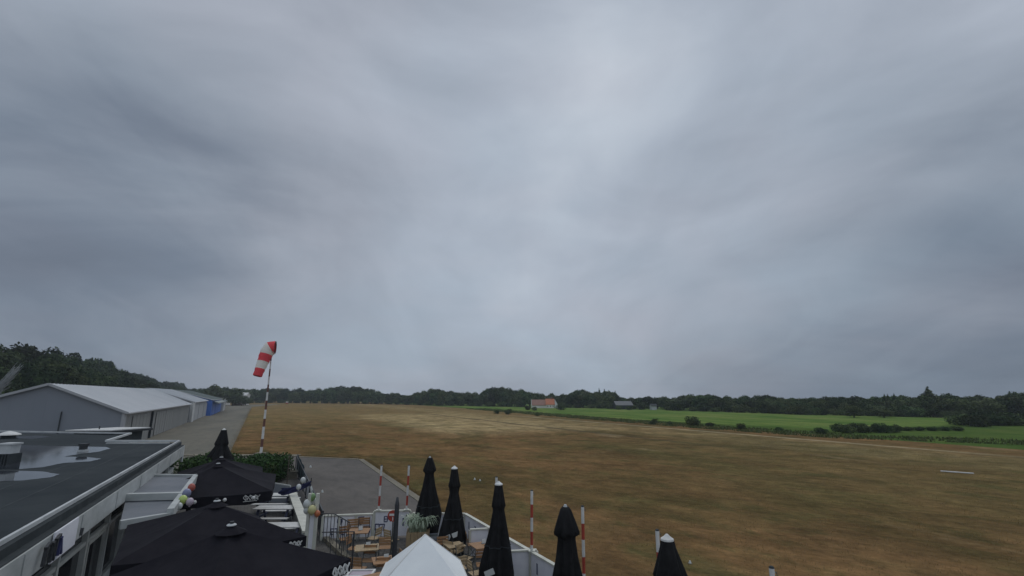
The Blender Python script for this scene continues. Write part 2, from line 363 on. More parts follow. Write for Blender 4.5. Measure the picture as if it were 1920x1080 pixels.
def numpy_mesh(name, verts, faces_n, m, parent=None):
    """verts (N*k,3): N separate k-gons"""
    k = faces_n; nv = len(verts); nf = nv // k
    me = bpy.data.meshes.new(name); me.vertices.add(nv); me.vertices.foreach_set('co', verts.astype(np.float32).ravel())
    me.loops.add(nv); me.loops.foreach_set('vertex_index', np.arange(nv, dtype=np.int32))
    me.polygons.add(nf); me.polygons.foreach_set('loop_start', np.arange(0, nv, k, dtype=np.int32))
    me.materials.append(m); me.update(calc_edges=True)
    o = bpy.data.objects.new(name, me); COL.objects.link(o); o.parent = parent; return o

# ------------------------------------------------------------------ ground, roads, fields
g = MB(); gx = [-4000, -400, -100, 0, 100, 400, 4000]
g.add([(-700, -700, 0), (700, -700, 0), (700, 700, 0), (-700, 700, 0)], [(0, 1, 2, 3)])
tag(g.build('ground', M['field']), kind='structure')
FE = [W(820, 762), W(1080, 785), W(1300, 803), W(1560, 822), W(1920, 835)]      # edge of the brown airfield
ext = lambda p, d, k: (p[0] + d[0] * k, p[1] + d[1] * k)
a0 = ext(FE[4], (U.x, U.y), -120); a0 = (FE[3].x - U.x * 120, FE[3].y - U.y * 120)
far_l = (FE[0].x + U.x * 160, FE[0].y + U.y * 160)
sheet('verge', [a0, (a0[0] + 140 * V.x, a0[1] + 140 * V.y), (260, 150), (90, 420), (-60, 520), (-190, 400), far_l, FE[0][:2]], .012, M['verge'])
off = 9.0
gf = [(FE[0].x + V.x * 4, FE[0].y + V.y * 4), (FE[1].x + V.x * 7, FE[1].y + V.y * 7), W(1560, 806)[:2], W(1800, 797)[:2], W(1990, 790)[:2], (240, 150), (95, 330), (-50, 400)]
sheet('green_field', gf, .03, M['green_field'])
ap = [W(340, 853)[:2], W(432, 852)[:2], W(472, 763)[:2], W(486, 756.5)[:2], W(425, 758)[:2], (-105, 185), (-70, 90), (-52, 44), (-46, 34), (-30, 34)]
ap = [UV(20, -48)[:2], UV(20, -9)[:2], (W(510, 858))[:2], W(430, 851)[:2], W(472, 763)[:2], UV(330, 14)[:2], UV(330, -20)[:2], UV(60, -30)[:2], UV(60, -80)[:2], UV(20, -80)[:2]]
sheet('apron_pavement', ap, .004, M['apron'])
FC = Vector((-1.93, 21.26, 0)); FL = Vector((-7.64, 20.91, 0))                  # terrace fence corners
as_ = [FC[:2], W(790, 945)[:2], W(672, 862)[:2], W(560, 856)[:2], W(505, 856)[:2], UV(38, -6)[:2], UV(22, -6)[:2], FL[:2]]
asph = as_
sheet('asphalt_yard', asph[::-1], .008, M['asphalt'])
kb = MB()
for a, b in ((W(672, 862), W(790, 945)), (W(790, 945), FC)):
    kb.bar(Vector((a.x, a.y, .02)) + V * .2, Vector((b.x, b.y, .02)) + V * .2, .42, .05)
tag(kb.build('kerb_strip', M['kerb']), kind='structure')
kb = MB(); a, b = W(320, 854), W(560, 855); kb.bar((a.x, a.y, .03), (b.x, b.y, .03), 1.0, .1)
a, b = W(560, 857), W(672, 861.5); kb.bar((a.x, a.y, .02), (b.x, b.y, .02), .35, .06)
tag(kb.build('sandy_path', M['kerb']), kind='structure')
te = [FC + V * .05, FL, FL + U * 21, FL + U * 21 - V * 9, FL - V * 14 - U * 6, FL - U * 26 - V * 14 + U * 6, FC - U * 30, ]
te = [FC[:2], (FL)[:2], (FL + U * 22)[:2], (FL + U * 22 - V * 12)[:2], (FL - U * 30 - V * 8)[:2], (FC - U * 32)[:2]]
sheet('terrace', te, .014, M['terrace'])

# grass blades on the near airfield (nobody could count them)
rs = np.random.RandomState(3)
def blades(name, P, h, w, m, label):
    n = len(P); a = rs.rand(n) * 6.283; hh = h * (.5 + rs.rand(n)); lx = (rs.rand(n) - .5) * hh * 1.2; ly = (rs.rand(n) - .5) * hh * 1.2
    v = np.zeros((n, 3, 3)); dx, dy = np.cos(a) * w / 2, np.sin(a) * w / 2
    v[:, 0] = np.c_[P[:, 0] - dx, P[:, 1] - dy, P[:, 2]]; v[:, 1] = np.c_[P[:, 0] + dx, P[:, 1] + dy, P[:, 2]]
    v[:, 2] = np.c_[P[:, 0] + lx, P[:, 1] + ly, P[:, 2] + hh]
    o = numpy_mesh(name, v.reshape(-1, 3), 3, m); tag(o, label, 'grass', kind='stuff'); return o
n = 150000
s_ = 3 + 55 * rs.rand(n) ** 1.6 - 14; t_ = FC.dot(V) + .5 + 52 * rs.rand(n) ** 1.3
cl_ = np.sin(s_ * 1.7 + np.sin(t_ * 2.1)) * np.sin(t_ * 1.3 + np.sin(s_ * .9)) + rs.rand(n) * 1.2
kp = cl_ > .25; s_, t_ = s_[kp], t_[kp]
P = np.c_[U.x * s_ + V.x * t_, U.y * s_ + V.y * t_, np.zeros(len(s_))]; P = P[P[:, 1] > 5]
m_ = 9000; ea, eb = W(430, 851), W(470, 766); fr = rs.rand(m_) ** 1.5; eo = rs.normal(size=m_) * .35
Pe = np.c_[ea.x + (eb.x - ea.x) * fr + eo, ea.y + (eb.y - ea.y) * fr, np.zeros(m_)]
ea, eb = W(430, 850), W(672, 860.5); fr = rs.rand(m_); Pf = np.c_[ea.x + (eb.x - ea.x) * fr, ea.y + (eb.y - ea.y) * fr + .5 + rs.normal(size=m_) * .25, np.zeros(m_)]
ea, eb = W(674, 861) + V * .6, FC + V * .6; fr = rs.rand(m_); Pg = np.c_[ea.x + (eb.x - ea.x) * fr + rs.normal(size=m_) * .12, ea.y + (eb.y - ea.y) * fr, np.zeros(m_)]
P = np.r_[P, Pe, Pf, Pg]
blades('dry_grass', P, .055, .018, M['straw'], 'short dry straw coloured grass blades covering the near airfield')

# ------------------------------------------------------------------ foliage
def crown_pts(n, lobes, leaf, rs, aspect=1.0, shell=.35):
    L = np.array([(*c, *r) for c, r in lobes]); area = (L[:, 3] * L[:, 4] + L[:, 3] * L[:, 5]); pk = rs.choice(len(L), n, p=area / area.sum())
    d = rs.normal(size=(n, 3)); d /= np.linalg.norm(d, axis=1)[:, None]
    bumpy = 1 + .16 * np.sin(d[:, 0] * 7 + pk) * np.sin(d[:, 1] * 6 + pk * 2) * np.cos(d[:, 2] * 5)
    rad = (1 - shell * rs.rand(n) ** 1.5) * bumpy
    rad[rs.rand(n) < .07] *= 1.14
    c = L[pk, :3] + d * L[pk, 3:] * rad[:, None]
    nrm = d + rs.normal(size=(n, 3)) * .55; nrm /= np.linalg.norm(nrm, axis=1)[:, None]
    a = np.cross(nrm, rs.normal(size=(n, 3))); a /= np.linalg.norm(a, axis=1)[:, None]; b = np.cross(nrm, a)
    sz = leaf * (.6 + .8 * rs.rand(n))[:, None]
    q = np.stack([c - a * sz, c - b * sz * .6 * aspect, c + a * sz, c + b * sz * .6 * aspect], 1)
    return q.reshape(-1, 3)
def tree_proto(name, seed, h, w, n, leaf, m, style='round'):
    r = np.random.RandomState(seed)
    t = thing(name, name, 'tree')
    lobes = []
    if style == 'round':
        lobes.append(((0, 0, h * .62), (w * .36, w * .36, h * .30)))
        for i in range(11):
            a = i * 2.4 + r.rand(); k = .18 + .24 * r.rand(); z = h * (.30 + .5 * r.rand()); rr = w * (.14 + .10 * r.rand())
            fall = 1 - max(0, (z / h - .55)) * 1.1
            lobes.append(((math.cos(a) * w * k * fall, math.sin(a) * w * k * fall, z), (rr, rr, rr * (.8 + .4 * r.rand()))))
        lobes.append(((r.rand() * .1 * w, 0, h * .86), (w * .17, w * .17, h * .14)))
        lobes.append(((w * .05, 0, h * .3), (w * .33, w * .33, h * .17)))
    elif style == 'column':
        for i in range(9):
            z = h * (.12 + .80 * i / 8); k = math.sin(math.pi * min(1, .18 + .8 * i / 8)) ** .6
            lobes.append((((r.rand() - .5) * .12 * w, (r.rand() - .5) * .12 * w, z), (w * .45 * k + .05, w * .45 * k + .05, h * .11)))
    elif style == 'bush':
        for i in range(9):
            a = i * 2.4 + r.rand(); k = .36 * r.rand() ** .5; rr = w * (.15 + .12 * r.rand()); z = h * (.25 + .38 * r.rand())
            lobes.append(((math.cos(a) * w * k, math.sin(a) * w * k, z), (rr, rr, h * (.25 + .15 * r.rand()))))
        lobes.append(((0, 0, h * .3), (w * .36, w * .36, h * .32)))
    q = crown_pts(n, lobes, leaf, r); q[:, 2] = np.maximum(q[:, 2], .02)
    zz_ = q[:, 2].max(); q[:, 2] *= h / zz_
    numpy_mesh('crown' if style != 'bush' else 'foliage', q, 4, m, t)
    b = MB()
    if style == 'bush':
        for i in range(5):
            a = i * 1.26; b.tube([(0, 0, 0), (math.cos(a) * w * .12, math.sin(a) * w * .12, h * .3), (math.cos(a) * w * .25, math.sin(a) * w * .25, h * .6)], [w * .012, w * .009, .01], 5)
        b.build('stem', M['bark'], t)
    else:
        b.tube([(0, 0, -.1), (w * .01, 0, h * .2), (0, w * .02, h * .5), (0, 0, h * .85)], [w * .045, w * .034, w * .022, .02], 8)
        if style == 'round':
            for i in range(6):
                a = i * 1.05 + r.rand(); z = h * (.22 + .06 * i)
                b.tube([(0, 0, z), (math.cos(a) * w * .15, math.sin(a) * w * .15, z + h * .1), (math.cos(a) * w * .3, math.sin(a) * w * .3, z + h * .16)], [w * .018, w * .012, .015], 5)
        b.build('trunk', M['bark'], t)
    t['h'] = h; return t
big = [tree_proto('broadleaf_tree', 10 + i, 14, 12, 9000, .34, M['leafdark']) for i in range(4)]
far_ = [tree_proto('broadleaf_tree', 20 + i, 9, 9, 2600, .36, M['leaf']) for i in range(5)]
farl = [tree_proto('broadleaf_tree', 30 + i, 7, 7, 2200, .30, M['leaf2']) for i in range(2)]
pop = [tree_proto('poplar_tree', 40 + i, 12, 2.6, 1600, .30, M['leaf'], 'column') for i in range(2)]
bush = [tree_proto('bush', 50 + i, 2.2, 3.4, 1500, .13, M['leaf'], 'bush') for i in range(3)]
bushl = [tree_proto('bush', 60 + i, 2.2, 3.4, 1500, .13, M['leaf2'], 'bush') for i in range(2)]
PROTOS = big + far_ + farl + pop + bush + bushl
USED = set()
SKY = [(-300, 630), (-60, 640), (0, 638), (60, 648), (100, 652), (128, 664), (136, 676), (165, 672), (196, 678), (205, 697), (240, 695), (276, 705), (290, 714),
       (330, 716), (345, 723), (385, 724), (405, 721), (425, 727), (450, 726), (470, 728), (520, 727), (560, 728), (600, 726), (625, 724), (665, 724),
       (690, 730), (720, 737), (760, 736), (785, 733), (815, 727), (840, 731), (860, 737), (900, 733), (935, 724), (960, 726), (985, 728), (1003, 737),
       (1030, 738), (1070, 731), (1110, 731), (1145, 732), (1160, 742), (1190, 741), (1215, 746), (1238, 735), (1255, 743), (1276, 740), (1312, 736),
       (1340, 741), (1380, 742), (1430, 740), (1470, 744), (1500, 743), (1545, 746), (1575, 745), (1612, 738), (1640, 741), (1660, 744), (1690, 740),
       (1712, 749), (1727, 736), (1750, 736), (1775, 736), (1795, 742), (1818, 738), (1842, 741), (1866, 742), (1885, 736), (1925, 732), (2100, 730), (2300, 728)]
def skyy(px):
    for (a, b), (c, d) in zip(SKY, SKY[1:]):
        if a <= px <= c: return min(743.5, b + (d - b) * (px - a) / (c - a))
    return 735
def place(protos, x, y, top, label, group, wide=1.0, name=None):
    p = rnd.choice(protos); k = max(.5, top) / p['h']; wk = k ** .7 * wide * (.9 + .3 * rnd.random())
    rz = rnd.random() * 6.28; sc = (wk, wk, k)
    if p.name not in USED:
        USED.add(p.name)
        KIDS[p.name] = [(c, []) for c in p.children]
        p.location = (x, y, 0); p.rotation_euler = (0, 0, rz); p.scale = sc; p['label'] = label; p['group'] = group; return p
    return copy_thing(p, (x, y, 0), rz, sc, label, group)
def top_at(x, y, dy=0):
    px = 960 + 922 * x / y
    return D(px, skyy(px) + dy, y).z
# dark wood behind the hangars
def wood_label(px, row):
    for m_, l in ((60, 'at the left edge behind the hangar gable'), (136, 'over the ridge start of the long hangar'), (205, 'in the rounded clump over the long hangar roof'), (290, 'in the low clump above the long roof'), (9999, 'tapering away behind the far hangars')):
        if px < m_: break
    rw = ('front-row', 'middle-row', 'tall back-row')[row]
    return rw + ' dark wood tree ' + l, 'wood trees ' + l + ', ' + rw
for row in range(3):
    s0 = 52
    while s0 < 560:
        p = UV(s0, -36 - row * 8 - (s0 - 52) * .02 + rnd.uniform(-2, 2)); px = 960 + 922 * p.x / p.y
        if p.y > 20 and -85 < px < 425:
            top = top_at(p.x, p.y, rnd.choice((-7, -2, 4, 12, 22)) * 70 / p.y if row == 2 else rnd.uniform(20, 55) * 70 / p.y)
            place(big, p.x, p.y, top, *wood_label(px, row), wide=.95)
        s0 += 7.5 * max(1, s0 / 220) + rnd.uniform(-1, 1.5)
# the long treeline
TL = [(350, 345), (395, 330), (520, 352), (700, 312), (820, 268), (960, 240), (1100, 218), (1300, 178), (1500, 148), (1790, 128), (2000, 118), (2300, 110)]
def tly(px):
    for (a, b), (c, d) in zip(TL, TL[1:]):
        if a <= px <= c: return b + (d - b) * (px - a) / (c - a)
    return TL[-1][1]
seg = [(470, 'beyond the end of the apron, left of the white caravan', 'apron end'), (520, 'between the white caravan and the windsock mast', 'windsock mast'),
       (600, 'just right of the windsock mast', 'windsock right'), (690, 'under the low rounded hump right of the windsock', 'rounded hump'), (770, 'in the lowest dip between windsock and green field', 'first dip'),
       (830, 'above the pointed far tip of the green field', 'green tip'), (900, 'in the stretch left of the tall clump', 'flat stretch'), (990, 'in the tall clump just left of the farmhouse', 'tall clump'),
       (1062, 'directly behind the red-roofed farmhouse', 'farmhouse'), (1160, 'between the farmhouse and the grey barn', 'house and barn'), (1236, 'above the grey barn and white shed', 'barn'),
       (1300, 'in the clump right of the small white shed', 'white shed'), (1400, 'behind the green field, right of the pointed shrub', 'pointed shrub'), (1500, 'behind the middle of the bright green field', 'mid field'),
       (1600, 'above the left end of the long bush row', 'bush row left'), (1690, 'around the spiky poplars at the right', 'spiky poplars'), (1770, 'around the chimney-like narrow tree', 'narrow tree'),
       (1860, 'above the left half of the dark thicket', 'thicket left'), (9999, 'at the far right edge above the thicket', 'right edge')]
def segof(px): return next((l, g_) for m_, l, g_ in seg if px < m_)
for row in range(2):
    px = 372 if row else 385
    while px < 1985:
        Y = tly(px) + (2 if row == 0 else 12) + rnd.uniform(-2, 3); x = (px - 960) / 922 * Y
        dy = rnd.uniform(3, 10) if row == 0 else rnd.choice((-1.5, -.5, .5, 2, 4, 6))
        lb, gp = segof(px); lb = ('low front-row tree ' if row == 0 else 'taller back-row tree ') + lb; gp = 'treeline trees, ' + gp + (' front' if row == 0 else ' back')
        if not (row == 0 and (985 < px < 1062 or 1150 < px < 1240)):
            place(far_ if rnd.random() < .70 else farl, x, Y, top_at(x, Y, dy) if row == 0 else max(CZ - .9, top_at(x, Y, dy)), lb, gp, wide=rnd.uniform(.85, 1.25))
        px += (15 if px > 1100 else 13) * (230 / Y) ** .6 + rnd.uniform(-3, 3)
# low shrubs along the foot of the treeline
px = 450
while px < 1790:
    Y = tly(px) - 4; x = (px - 960) / 922 * Y
    if not (990 < px < 1050 or 1215 < px < 1236):
        place((bush if rnd.random() < .75 else bushl), x, Y, rnd.uniform(1.6, 3.4), 'low foot-of-treeline shrub ' + segof(px)[0], 'low shrubs, ' + segof(px)[1], 1.3)
    px += 17 + rnd.uniform(-4, 9)
for x_, top, w_, lb in ((1123, 727, .8, 'slim pointed poplar rising above the treeline right of the house'), (1153, 732, .7, 'slim dark poplar at the gap in the treeline above the grey roofs'),
                       (1133, 729, 1.0, 'fuller poplar between the two slim ones right of the house'), (1657, 738, .9, 'left one of the spiky poplars poking out of the right-hand treeline'),
                       (1664, 738, .8, 'middle one of the spiky poplars poking out of the right-hand treeline'), (1675, 737, .8, 'right one of the spiky poplars poking out of the right-hand treeline'),
                       (1738, 724, 1.5, 'narrow tree standing highest above the right-hand treeline like a chimney')):
    Y = tly(x_) + 6; p = D(x_, top, Y); place(pop, p.x, Y, p.z, lb, None, w_)
for x_, top, Y, lb in ((404, 720, 262, 'rounded grey-green tree rising behind the blue hangar roof'), (440, 726, 262, 'lighter green tree at the far end of the apron beside the last shed'),
                      (1598, 758, 126, 'light green young tree before the right-hand treeline'), (1655, 764, 125, 'light green rounded tree before the dark treeline, right of the young one')):
    p = D(x_, top, Y); place(farl, p.x, Y, p.z, lb, None, 1.2)
# bushes on the green field
bs = [(989, 769, 760, 'garden shrub at the left gable of the farmhouse'), (1003, 770, 762, 'garden shrub before the low wing of the farmhouse'), (1052, 769, 756, 'garden shrub right of the farmhouse'), (1217, 767, 760, 'dark shrub left of the small white shed'), (1160, 768, 759, 'garden shrub at the left corner of the grey barn'),
      (1180, 769, 761, 'wide shrub before the right end of the grey barn'), (932, 776, 768, 'small bush alone in the green field left of the house'), (953, 777, 766, 'thin upright bush in the green field nearer the house'), (1008, 780, 774, 'low dark bush at the field edge below the house'),
      (1226, 796, 784, 'rounded grey-green bush on the field edge in the middle'), (1300, 799, 780, 'upright bushy shrub on the field edge with a pointed top'), (1332, 800, 791, 'small tuft bush right of the pointed shrub'),
      (1390, 805, 793, 'bush on the field edge in the right half'), (1460, 808, 800, 'low weedy bush between two larger ones'),
      (1540, 814, 801, 'small bush just left of the long bush row'), (1256, 797, 789, 'little bush right of the rounded grey-green one')]
for x_, base, top, lb in bs:
    p = W(x_, base); t_op = D(x_, top, p.y).z; place(bush + bushl, p.x, p.y, t_op, lb, None, .9)
for i, x_ in enumerate(range(1572, 1690, 15)):
    p = W(x_, 812 + rnd.uniform(-3, 2)); place(bush, p.x, p.y, D(x_, 791 + rnd.uniform(0, 7), p.y).z, 'dark bush in the ' + ('left half' if i < 4 else 'right half') + ' of the long bush row edging the green field', 'bush row ' + ('left half' if i < 4 else 'right half'), 1.0)
for i, x_ in enumerate(range(1700, 1800, 24)):
    p = W(x_, 808); place(bush, p.x, p.y, D(x_, 799, p.y).z, 'low bush trailing between the bush row and the dark thicket', 'low trailing bushes', 1.2)
for i in range(9):
    x_ = 1800 + i * 16 + rnd.uniform(-4, 4); p = W(x_, 798 + rnd.uniform(-6, 3)); place(bush, p.x, p.y, D(x_, 769 + rnd.uniform(0, 8), p.y).z, 'big dark bush in the ' + ('left end' if i < 3 else 'middle part' if i < 6 else 'right part') + ' of the thicket closing the green field', 'thicket bushes ' + ('left' if i < 3 else 'middle' if i < 6 else 'right'), 1.3)
for x_, lb in ((450, 'shrubby tree hiding the lower left of the small white caravan'), (462, 'shrubby tree hiding the lower right of the small white caravan')):
    p = D(x_, 742, 272); place(farl, p.x, p.y, p.z, lb, None, 1.1)
for p in PROTOS:
    if p.name not in USED:
        for c in list(p.children): bpy.data.objects.remove(c)
        bpy.data.objects.remove(p)
    elif 'h' in p: pass
for o in bpy.data.objects:
    if 'h' in o: del o['h']
# weeds of the verge
n = 26000
s_ = -10 + 200 * rs.rand(n) ** 1.4; base_t = FE[3].dot(V)
t_ = base_t + .3 + 9.5 * rs.rand(n) ** 1.2
base2 = np.interp(s_, [FE[4].dot(U), FE[3].dot(U), FE[2].dot(U), FE[1].dot(U), FE[0].dot(U)], [q.dot(V) for q in FE[::-1]]) + .2
t_ = base2 + 9 * rs.rand(n) ** 1.2
kk = np.sin(s_ * .9 + np.sin(t_ * 1.3) * 2) * np.sin(t_ * .8 + s_ * .23) + rs.rand(n) > .35; s_, t_ = s_[kk], t_[kk]; n = len(s_)
blades('verge_weeds', np.c_[U.x * s_ + V.x * t_, U.y * s_ + V.y * t_, np.zeros(n)], .26, .20, M['vergegrass'], 'rough dark green weeds along the edge of the brown airfield')

# ------------------------------------------------------------------ hangars
AXL = (U, V, Vector((0, 0, 1)))
def hangar(label, p0, length, wr, wl, ze, zr, mw, mf, mr, doors=(), cat='hangar', name='hangar', zr_off=0):
    """p0: near right ground corner; runs along U; width to -V"""
    t = thing(name, label, cat, p0)
    A = Vector(p0); z = lambda v, h: Vector((v.x, v.y, h))
    B = A + U * length; rA = A - V * wr; rB = B - V * wr; lA = A - V * (wr + wl); lB = B - V * (wr + wl)
    b = MB(); b.add([z(A, 0), z(B, 0), z(B, ze), z(A, ze)], [(0, 1, 2, 3)])
    k = int(length / 1.0)
    for i in range(k + 1):
        q = A + U * (length * i / k) + V * .003; b.bar(z(q, .05), z(q, ze - .05), .06, .014, up=V)
    b.build('front_wall', mf, t, world=True)
    for e0, r0, l0, sgn in ((A, rA, lA, 1), (B, rB, lB, -1)):
        b = MB(); fs = [(0, 1, 2, 3, 4)] if sgn > 0 else [(4, 3, 2, 1, 0)]
        b.add([z(e0, 0), z(e0, ze), z(r0, zr), z(l0, ze), z(l0, 0)], fs)
        for i in range(int((wr + wl) / .9)):
            tt = .3 + i * .9; h = ze + (zr - ze) * (tt / wr if tt < wr else (wr + wl - tt) / wl)
            q = e0 - V * tt; b.bar(z(q, .05), z(q, h - .15), .04, .012, up=U)
        b.build('gable_wall', mw, t, world=True)
    b = MB(); b.add([z(lA, 0), z(lB, 0), z(lB, ze), z(lA, ze)], [(0, 1, 2, 3)]); b.build('back_wall', mw, t, world=True)
    b = MB(); ov = .35
    sl = (zr - ze) / wr; sl2 = (zr - ze) / wl
    nA, nB = -U * ov, U * ov
    b.slab([z(rA + nA, zr + .12), z(A + nA + V * ov, ze + .12 - sl * ov), z(B + nB + V * ov, ze + .12 - sl * ov), z(rB + nB, zr + .12)], .1)
    b.slab([z(lA + nA - V * ov, ze + .12 - sl2 * ov), z(rA + nA, zr + .118), z(rB + nB, zr + .118), z(lB + nB - V * ov, ze + .12 - sl2 * ov)], .1)
    k = int(length / 1.1)
    for i in range(k + 1):
        q = U * (length * i / k)
        b.bar(z(rA + q, zr + .14), z(A + q + V * ov, ze + .14 - sl * ov), .06, .05)
    rf = b.build('roof', mr, t, world=True)
    b = MB(); b.bar(z(A + nA + V * (ov + .06), ze + .02 - sl * ov), z(B + nB + V * (ov + .06), ze + .02 - sl * ov), .14, .12)
    b.bar(z(A - U * (ov + .03) + V * ov, ze + .05 - sl * ov), z(rA - U * (ov + .03), zr + .05), .06, .24)
    b.bar(z(lA - U * (ov + .03) - V * ov, ze + .05 - sl2 * ov), z(rA - U * (ov + .03), zr + .05), .06, .24)
    b.build('gutter', M['cap'] if mr is not M['hangroof'] else M['hangwall_light'], t, world=True)
    for (d0, d1) in doors:
        b = MB(); q0, q1 = A + U * d0 + V * .06, A + U * d1 + V * .06
        b.bar(z(q0, (ze - .5) / 2), z(q1, (ze - .5) / 2), .05, ze - .6)
        for i in range(5):
            q = q0.lerp(q1, i / 4) + V * .03; b.bar(z(q, .1), z(q, ze - .5), .06, .02, up=V)
        b.build('sliding_door', mf, t, world=True)
    return t
b0 = W(287, 817); b1 = W(348, 792)
dr = (b1 - b0).normalized()
r = ray(230, 800); # near corner on the ray of the photographed corner
tt = None
den = dr.x * r[1] - dr.y * r[0]; sN = (b0.y * r[0] - b0.x * r[1]) / den; HC = b0 + dr * sN
L1 = (b1 - HC).length - 1.0
t1 = hangar('long grey steel hangar with pale ridged roof, nearest and largest of the row', HC, L1, 6.6, 8.2, 3.85, 6.7, M['hangwall'], M['hangfront'], M['hangroof'], doors=((19, 27), (27.2, 35), (4, 12)))
b = MB(); q = HC - V * .02 - U * .02; b.bar((q.x, q.y, 0), (q.x, q.y, 3.75), .3, .3); b.build('corner_post', M['hangwall_light'], t1, world=True)
b = MB(); q = HC + U * 15.5 + V * .12; b.bar((q.x, q.y, 0), (q.x, q.y, 3.5), .28, .14); b.build('downpipe', M['zinc'], t1, world=True)
b = MB(); q = D(147, 790, 58); q = HC - V * 5.2 - U * .15; b.tube([(q.x, q.y, 0), (q.x, q.y, 4.0)], .06, 6); b.build('flue', M['zinc'], t1, world=True)
P2 = HC + U * (L1 + 2.2) + V * .3
L2 = 33
t2 = hangar('light grey steel hangar in the middle, between the long grey one and the blue one', P2, L2, 8.4, 7, 4.15, 6.95, M['hangwall_light'], M['hangwall_light'], M['hangroof'], doors=((3, 13), (14, 24), (26, 36)))
b = MB(); q = P2 - U * .1 + V * .1; b.bar((q.x, q.y, 0), (q.x, q.y, 4.1), .6, .6); b.build('corner_post', M['white'], t2, world=True)
P3 = P2 + U * (L2 + 2) + V * 1.2
t3 = hangar('bright blue steel hangar with mossy grey roof', P3, 40, 9.5, 6, 4.3, 6.9, M['blue'], M['blue'], M['greenroof'], doors=((3, 12), (14, 23)))
b = MB(); q0 = P3 + U * 2 + V * .4; q1 = q0 + U * 32
b.slab([Vector((q0.x, q0.y, 3.9)), Vector((q0.x, q0.y, 3.5)) + V * 1.1, Vector((q1.x, q1.y, 3.5)) + V * 1.1, Vector((q1.x, q1.y, 3.9))], .3)
b.build('lean_to_roof', M['greenroof'], t3, world=True)
P4 = P3 + U * 40 + V * .5
t4 = hangar('small grey shed standing after the blue hangar', P4, 18, 5, 5, 3.4, 4.8, M['hangwall_light'], M['hangwall_light'], M['greenroof'], doors=((2, 6),), cat='shed', name='shed')
b = MB(); b.box(P4 + U * 8 + V * .12 + Vector((0, 0, 1.5)), (3, .08, 3), AXL); b.build('white_door', M['white'], t4, world=True)
def box_house(name, label, cat, px0, px1, ytop, yridge, Y, mw, mr, base=0, depth=7, chim=False, windows=0):
    a, c = D(px0, ytop, Y), D(px1, ytop, Y); rz = D((px0 + px1) / 2, yridge, Y).z; w = c.x - a.x; h = a.z
    t = thing(name, label, cat, ((a.x + c.x) / 2, Y, base))
    b = MB(); b.hexa([(-w / 2, 0, 0), (w / 2, 0, 0), (w / 2, depth, 0), (-w / 2, depth, 0), (-w / 2, 0, h), (w / 2, 0, h), (w / 2, depth, h), (-w / 2, depth, h)])
    b.add([(-w / 2, 0, h), (-w / 2, depth, h), (-w / 2, depth / 2, rz), (w / 2, 0, h), (w / 2, depth, h), (w / 2, depth / 2, rz)], [(0, 2, 1), (3, 4, 5)])
    b.build('wall', mw, t)
    b = MB(); o = .3
    b.slab([(-w / 2 - o, -o, h - .05), (w / 2 + o, -o, h - .05), (w / 2 + o, depth / 2, rz + .15), (-w / 2 - o, depth / 2, rz + .15)], .12)
    b.slab([(w / 2 + o, depth + o, h - .05), (-w / 2 - o, depth + o, h - .05), (-w / 2 - o, depth / 2, rz + .148), (w / 2 + o, depth / 2, rz + .148)], .12)
    rf = b.build('roof', mr, t)
    if chim:
        b = MB(); b.box((w * .25, depth / 2, rz + .4), (.7, .7, 1.2)); b.build('chimney', M['oldtile'], rf)
    for i in range(windows):
        x = -w / 2 + w * (i + .5) / windows
        b = MB(); b.box((x, -.03, h * .52), (w / windows * .28, .05, h * .35)); b.build('window', M['glass'], t)
    return t
Yh = 216
th = box_house('farmhouse', 'white farmhouse with brown and orange tiled roofs standing at the treeline', 'house', 1024, 1040, 757.5, 746.5, Yh - 2, M['plaster'], M['tile'], windows=3, chim=True)
th.scale = (.92, .92, .9)
# lower wing with brown roof and right gable
wx = D(1010, 758, Yh).x - th.location.x
b = MB(); w = D(1026, 758, Yh).x - D(994, 758, Yh).x; h = D(1000, 759, Yh).z; rz = D(1000, 748, Yh).z
x0 = D(994, 758, Yh).x - th.location.x; x1 = x0 + w - .4
b.hexa([(x0, 1, 0), (x1, 1, 0), (x1, 8, 0), (x0, 8, 0), (x0, 1, h), (x1, 1, h), (x1, 8, h), (x0, 8, h)])
b.add([(x0, 1, h), (x0, 8, h), (x0, 4.5, rz)], [(0, 2, 1)]); wing = b.build('wing_wall', M['plaster'], th)
b = MB(); b.slab([(x0 + .1, .7, h - .05), (x1, .7, h - .05), (x1, 4.5, rz + .1), (x0 + .1, 4.5, rz + .1)], .12); b.slab([(x1, 8.3, h - .05), (x0 + .1, 8.3, h - .05), (x0 + .1, 4.5, rz + .1), (x1, 4.5, rz + .1)], .12)
b.build('wing_roof', M['oldtile'], th)
b = MB(); b.bar((x0 - .1, .7, h - .1), (x0 - .1, 4.5, rz + .15), .12, .3); b.bar((x0 - .1, 8.3, h - .1), (x0 - .1, 4.5, rz + .15), .12, .3); b.build('barge_board', M['white'], th)
b = MB(); xg0 = D(1040, 758, Yh).x - th.location.x; xg1 = D(1048, 758, Yh).x - th.location.x
b.add([(xg0, -.6, 0), (xg1, 2.5, 0), (xg1, 2.5, h * .9), (xg0 + .2, .9, rz + .3), (xg0, -.6, h)], [(0, 1, 2, 3, 4)]); b.add([(xg0, 7, 0), (xg1, 2.5, 0), (xg1, 2.5, h * .9), (xg0 + .2, 3, rz + .3), (xg0, 7, h)], [(4, 3, 2, 1, 0)])
b.build('gable_bay', M['white'], th)
box_house('barn', 'low grey barn with slate roof half hidden right of the farmhouse', 'barn', 1156, 1186, 759.5, 753, 196, M['zinc'], M['slate'], windows=2)
box_house('garden_shed', 'small white shed at the treeline behind the green field', 'shed', 1222, 1231, 760.5, 758, 188, M['cap'], M['zinc'], depth=3)
box_house('site_cabin', 'long low white-roofed cabin behind the last shed of the apron', 'cabin', 407, 424, 739.5, 736.5, 275, M['plaster'], M['white'], depth=5)
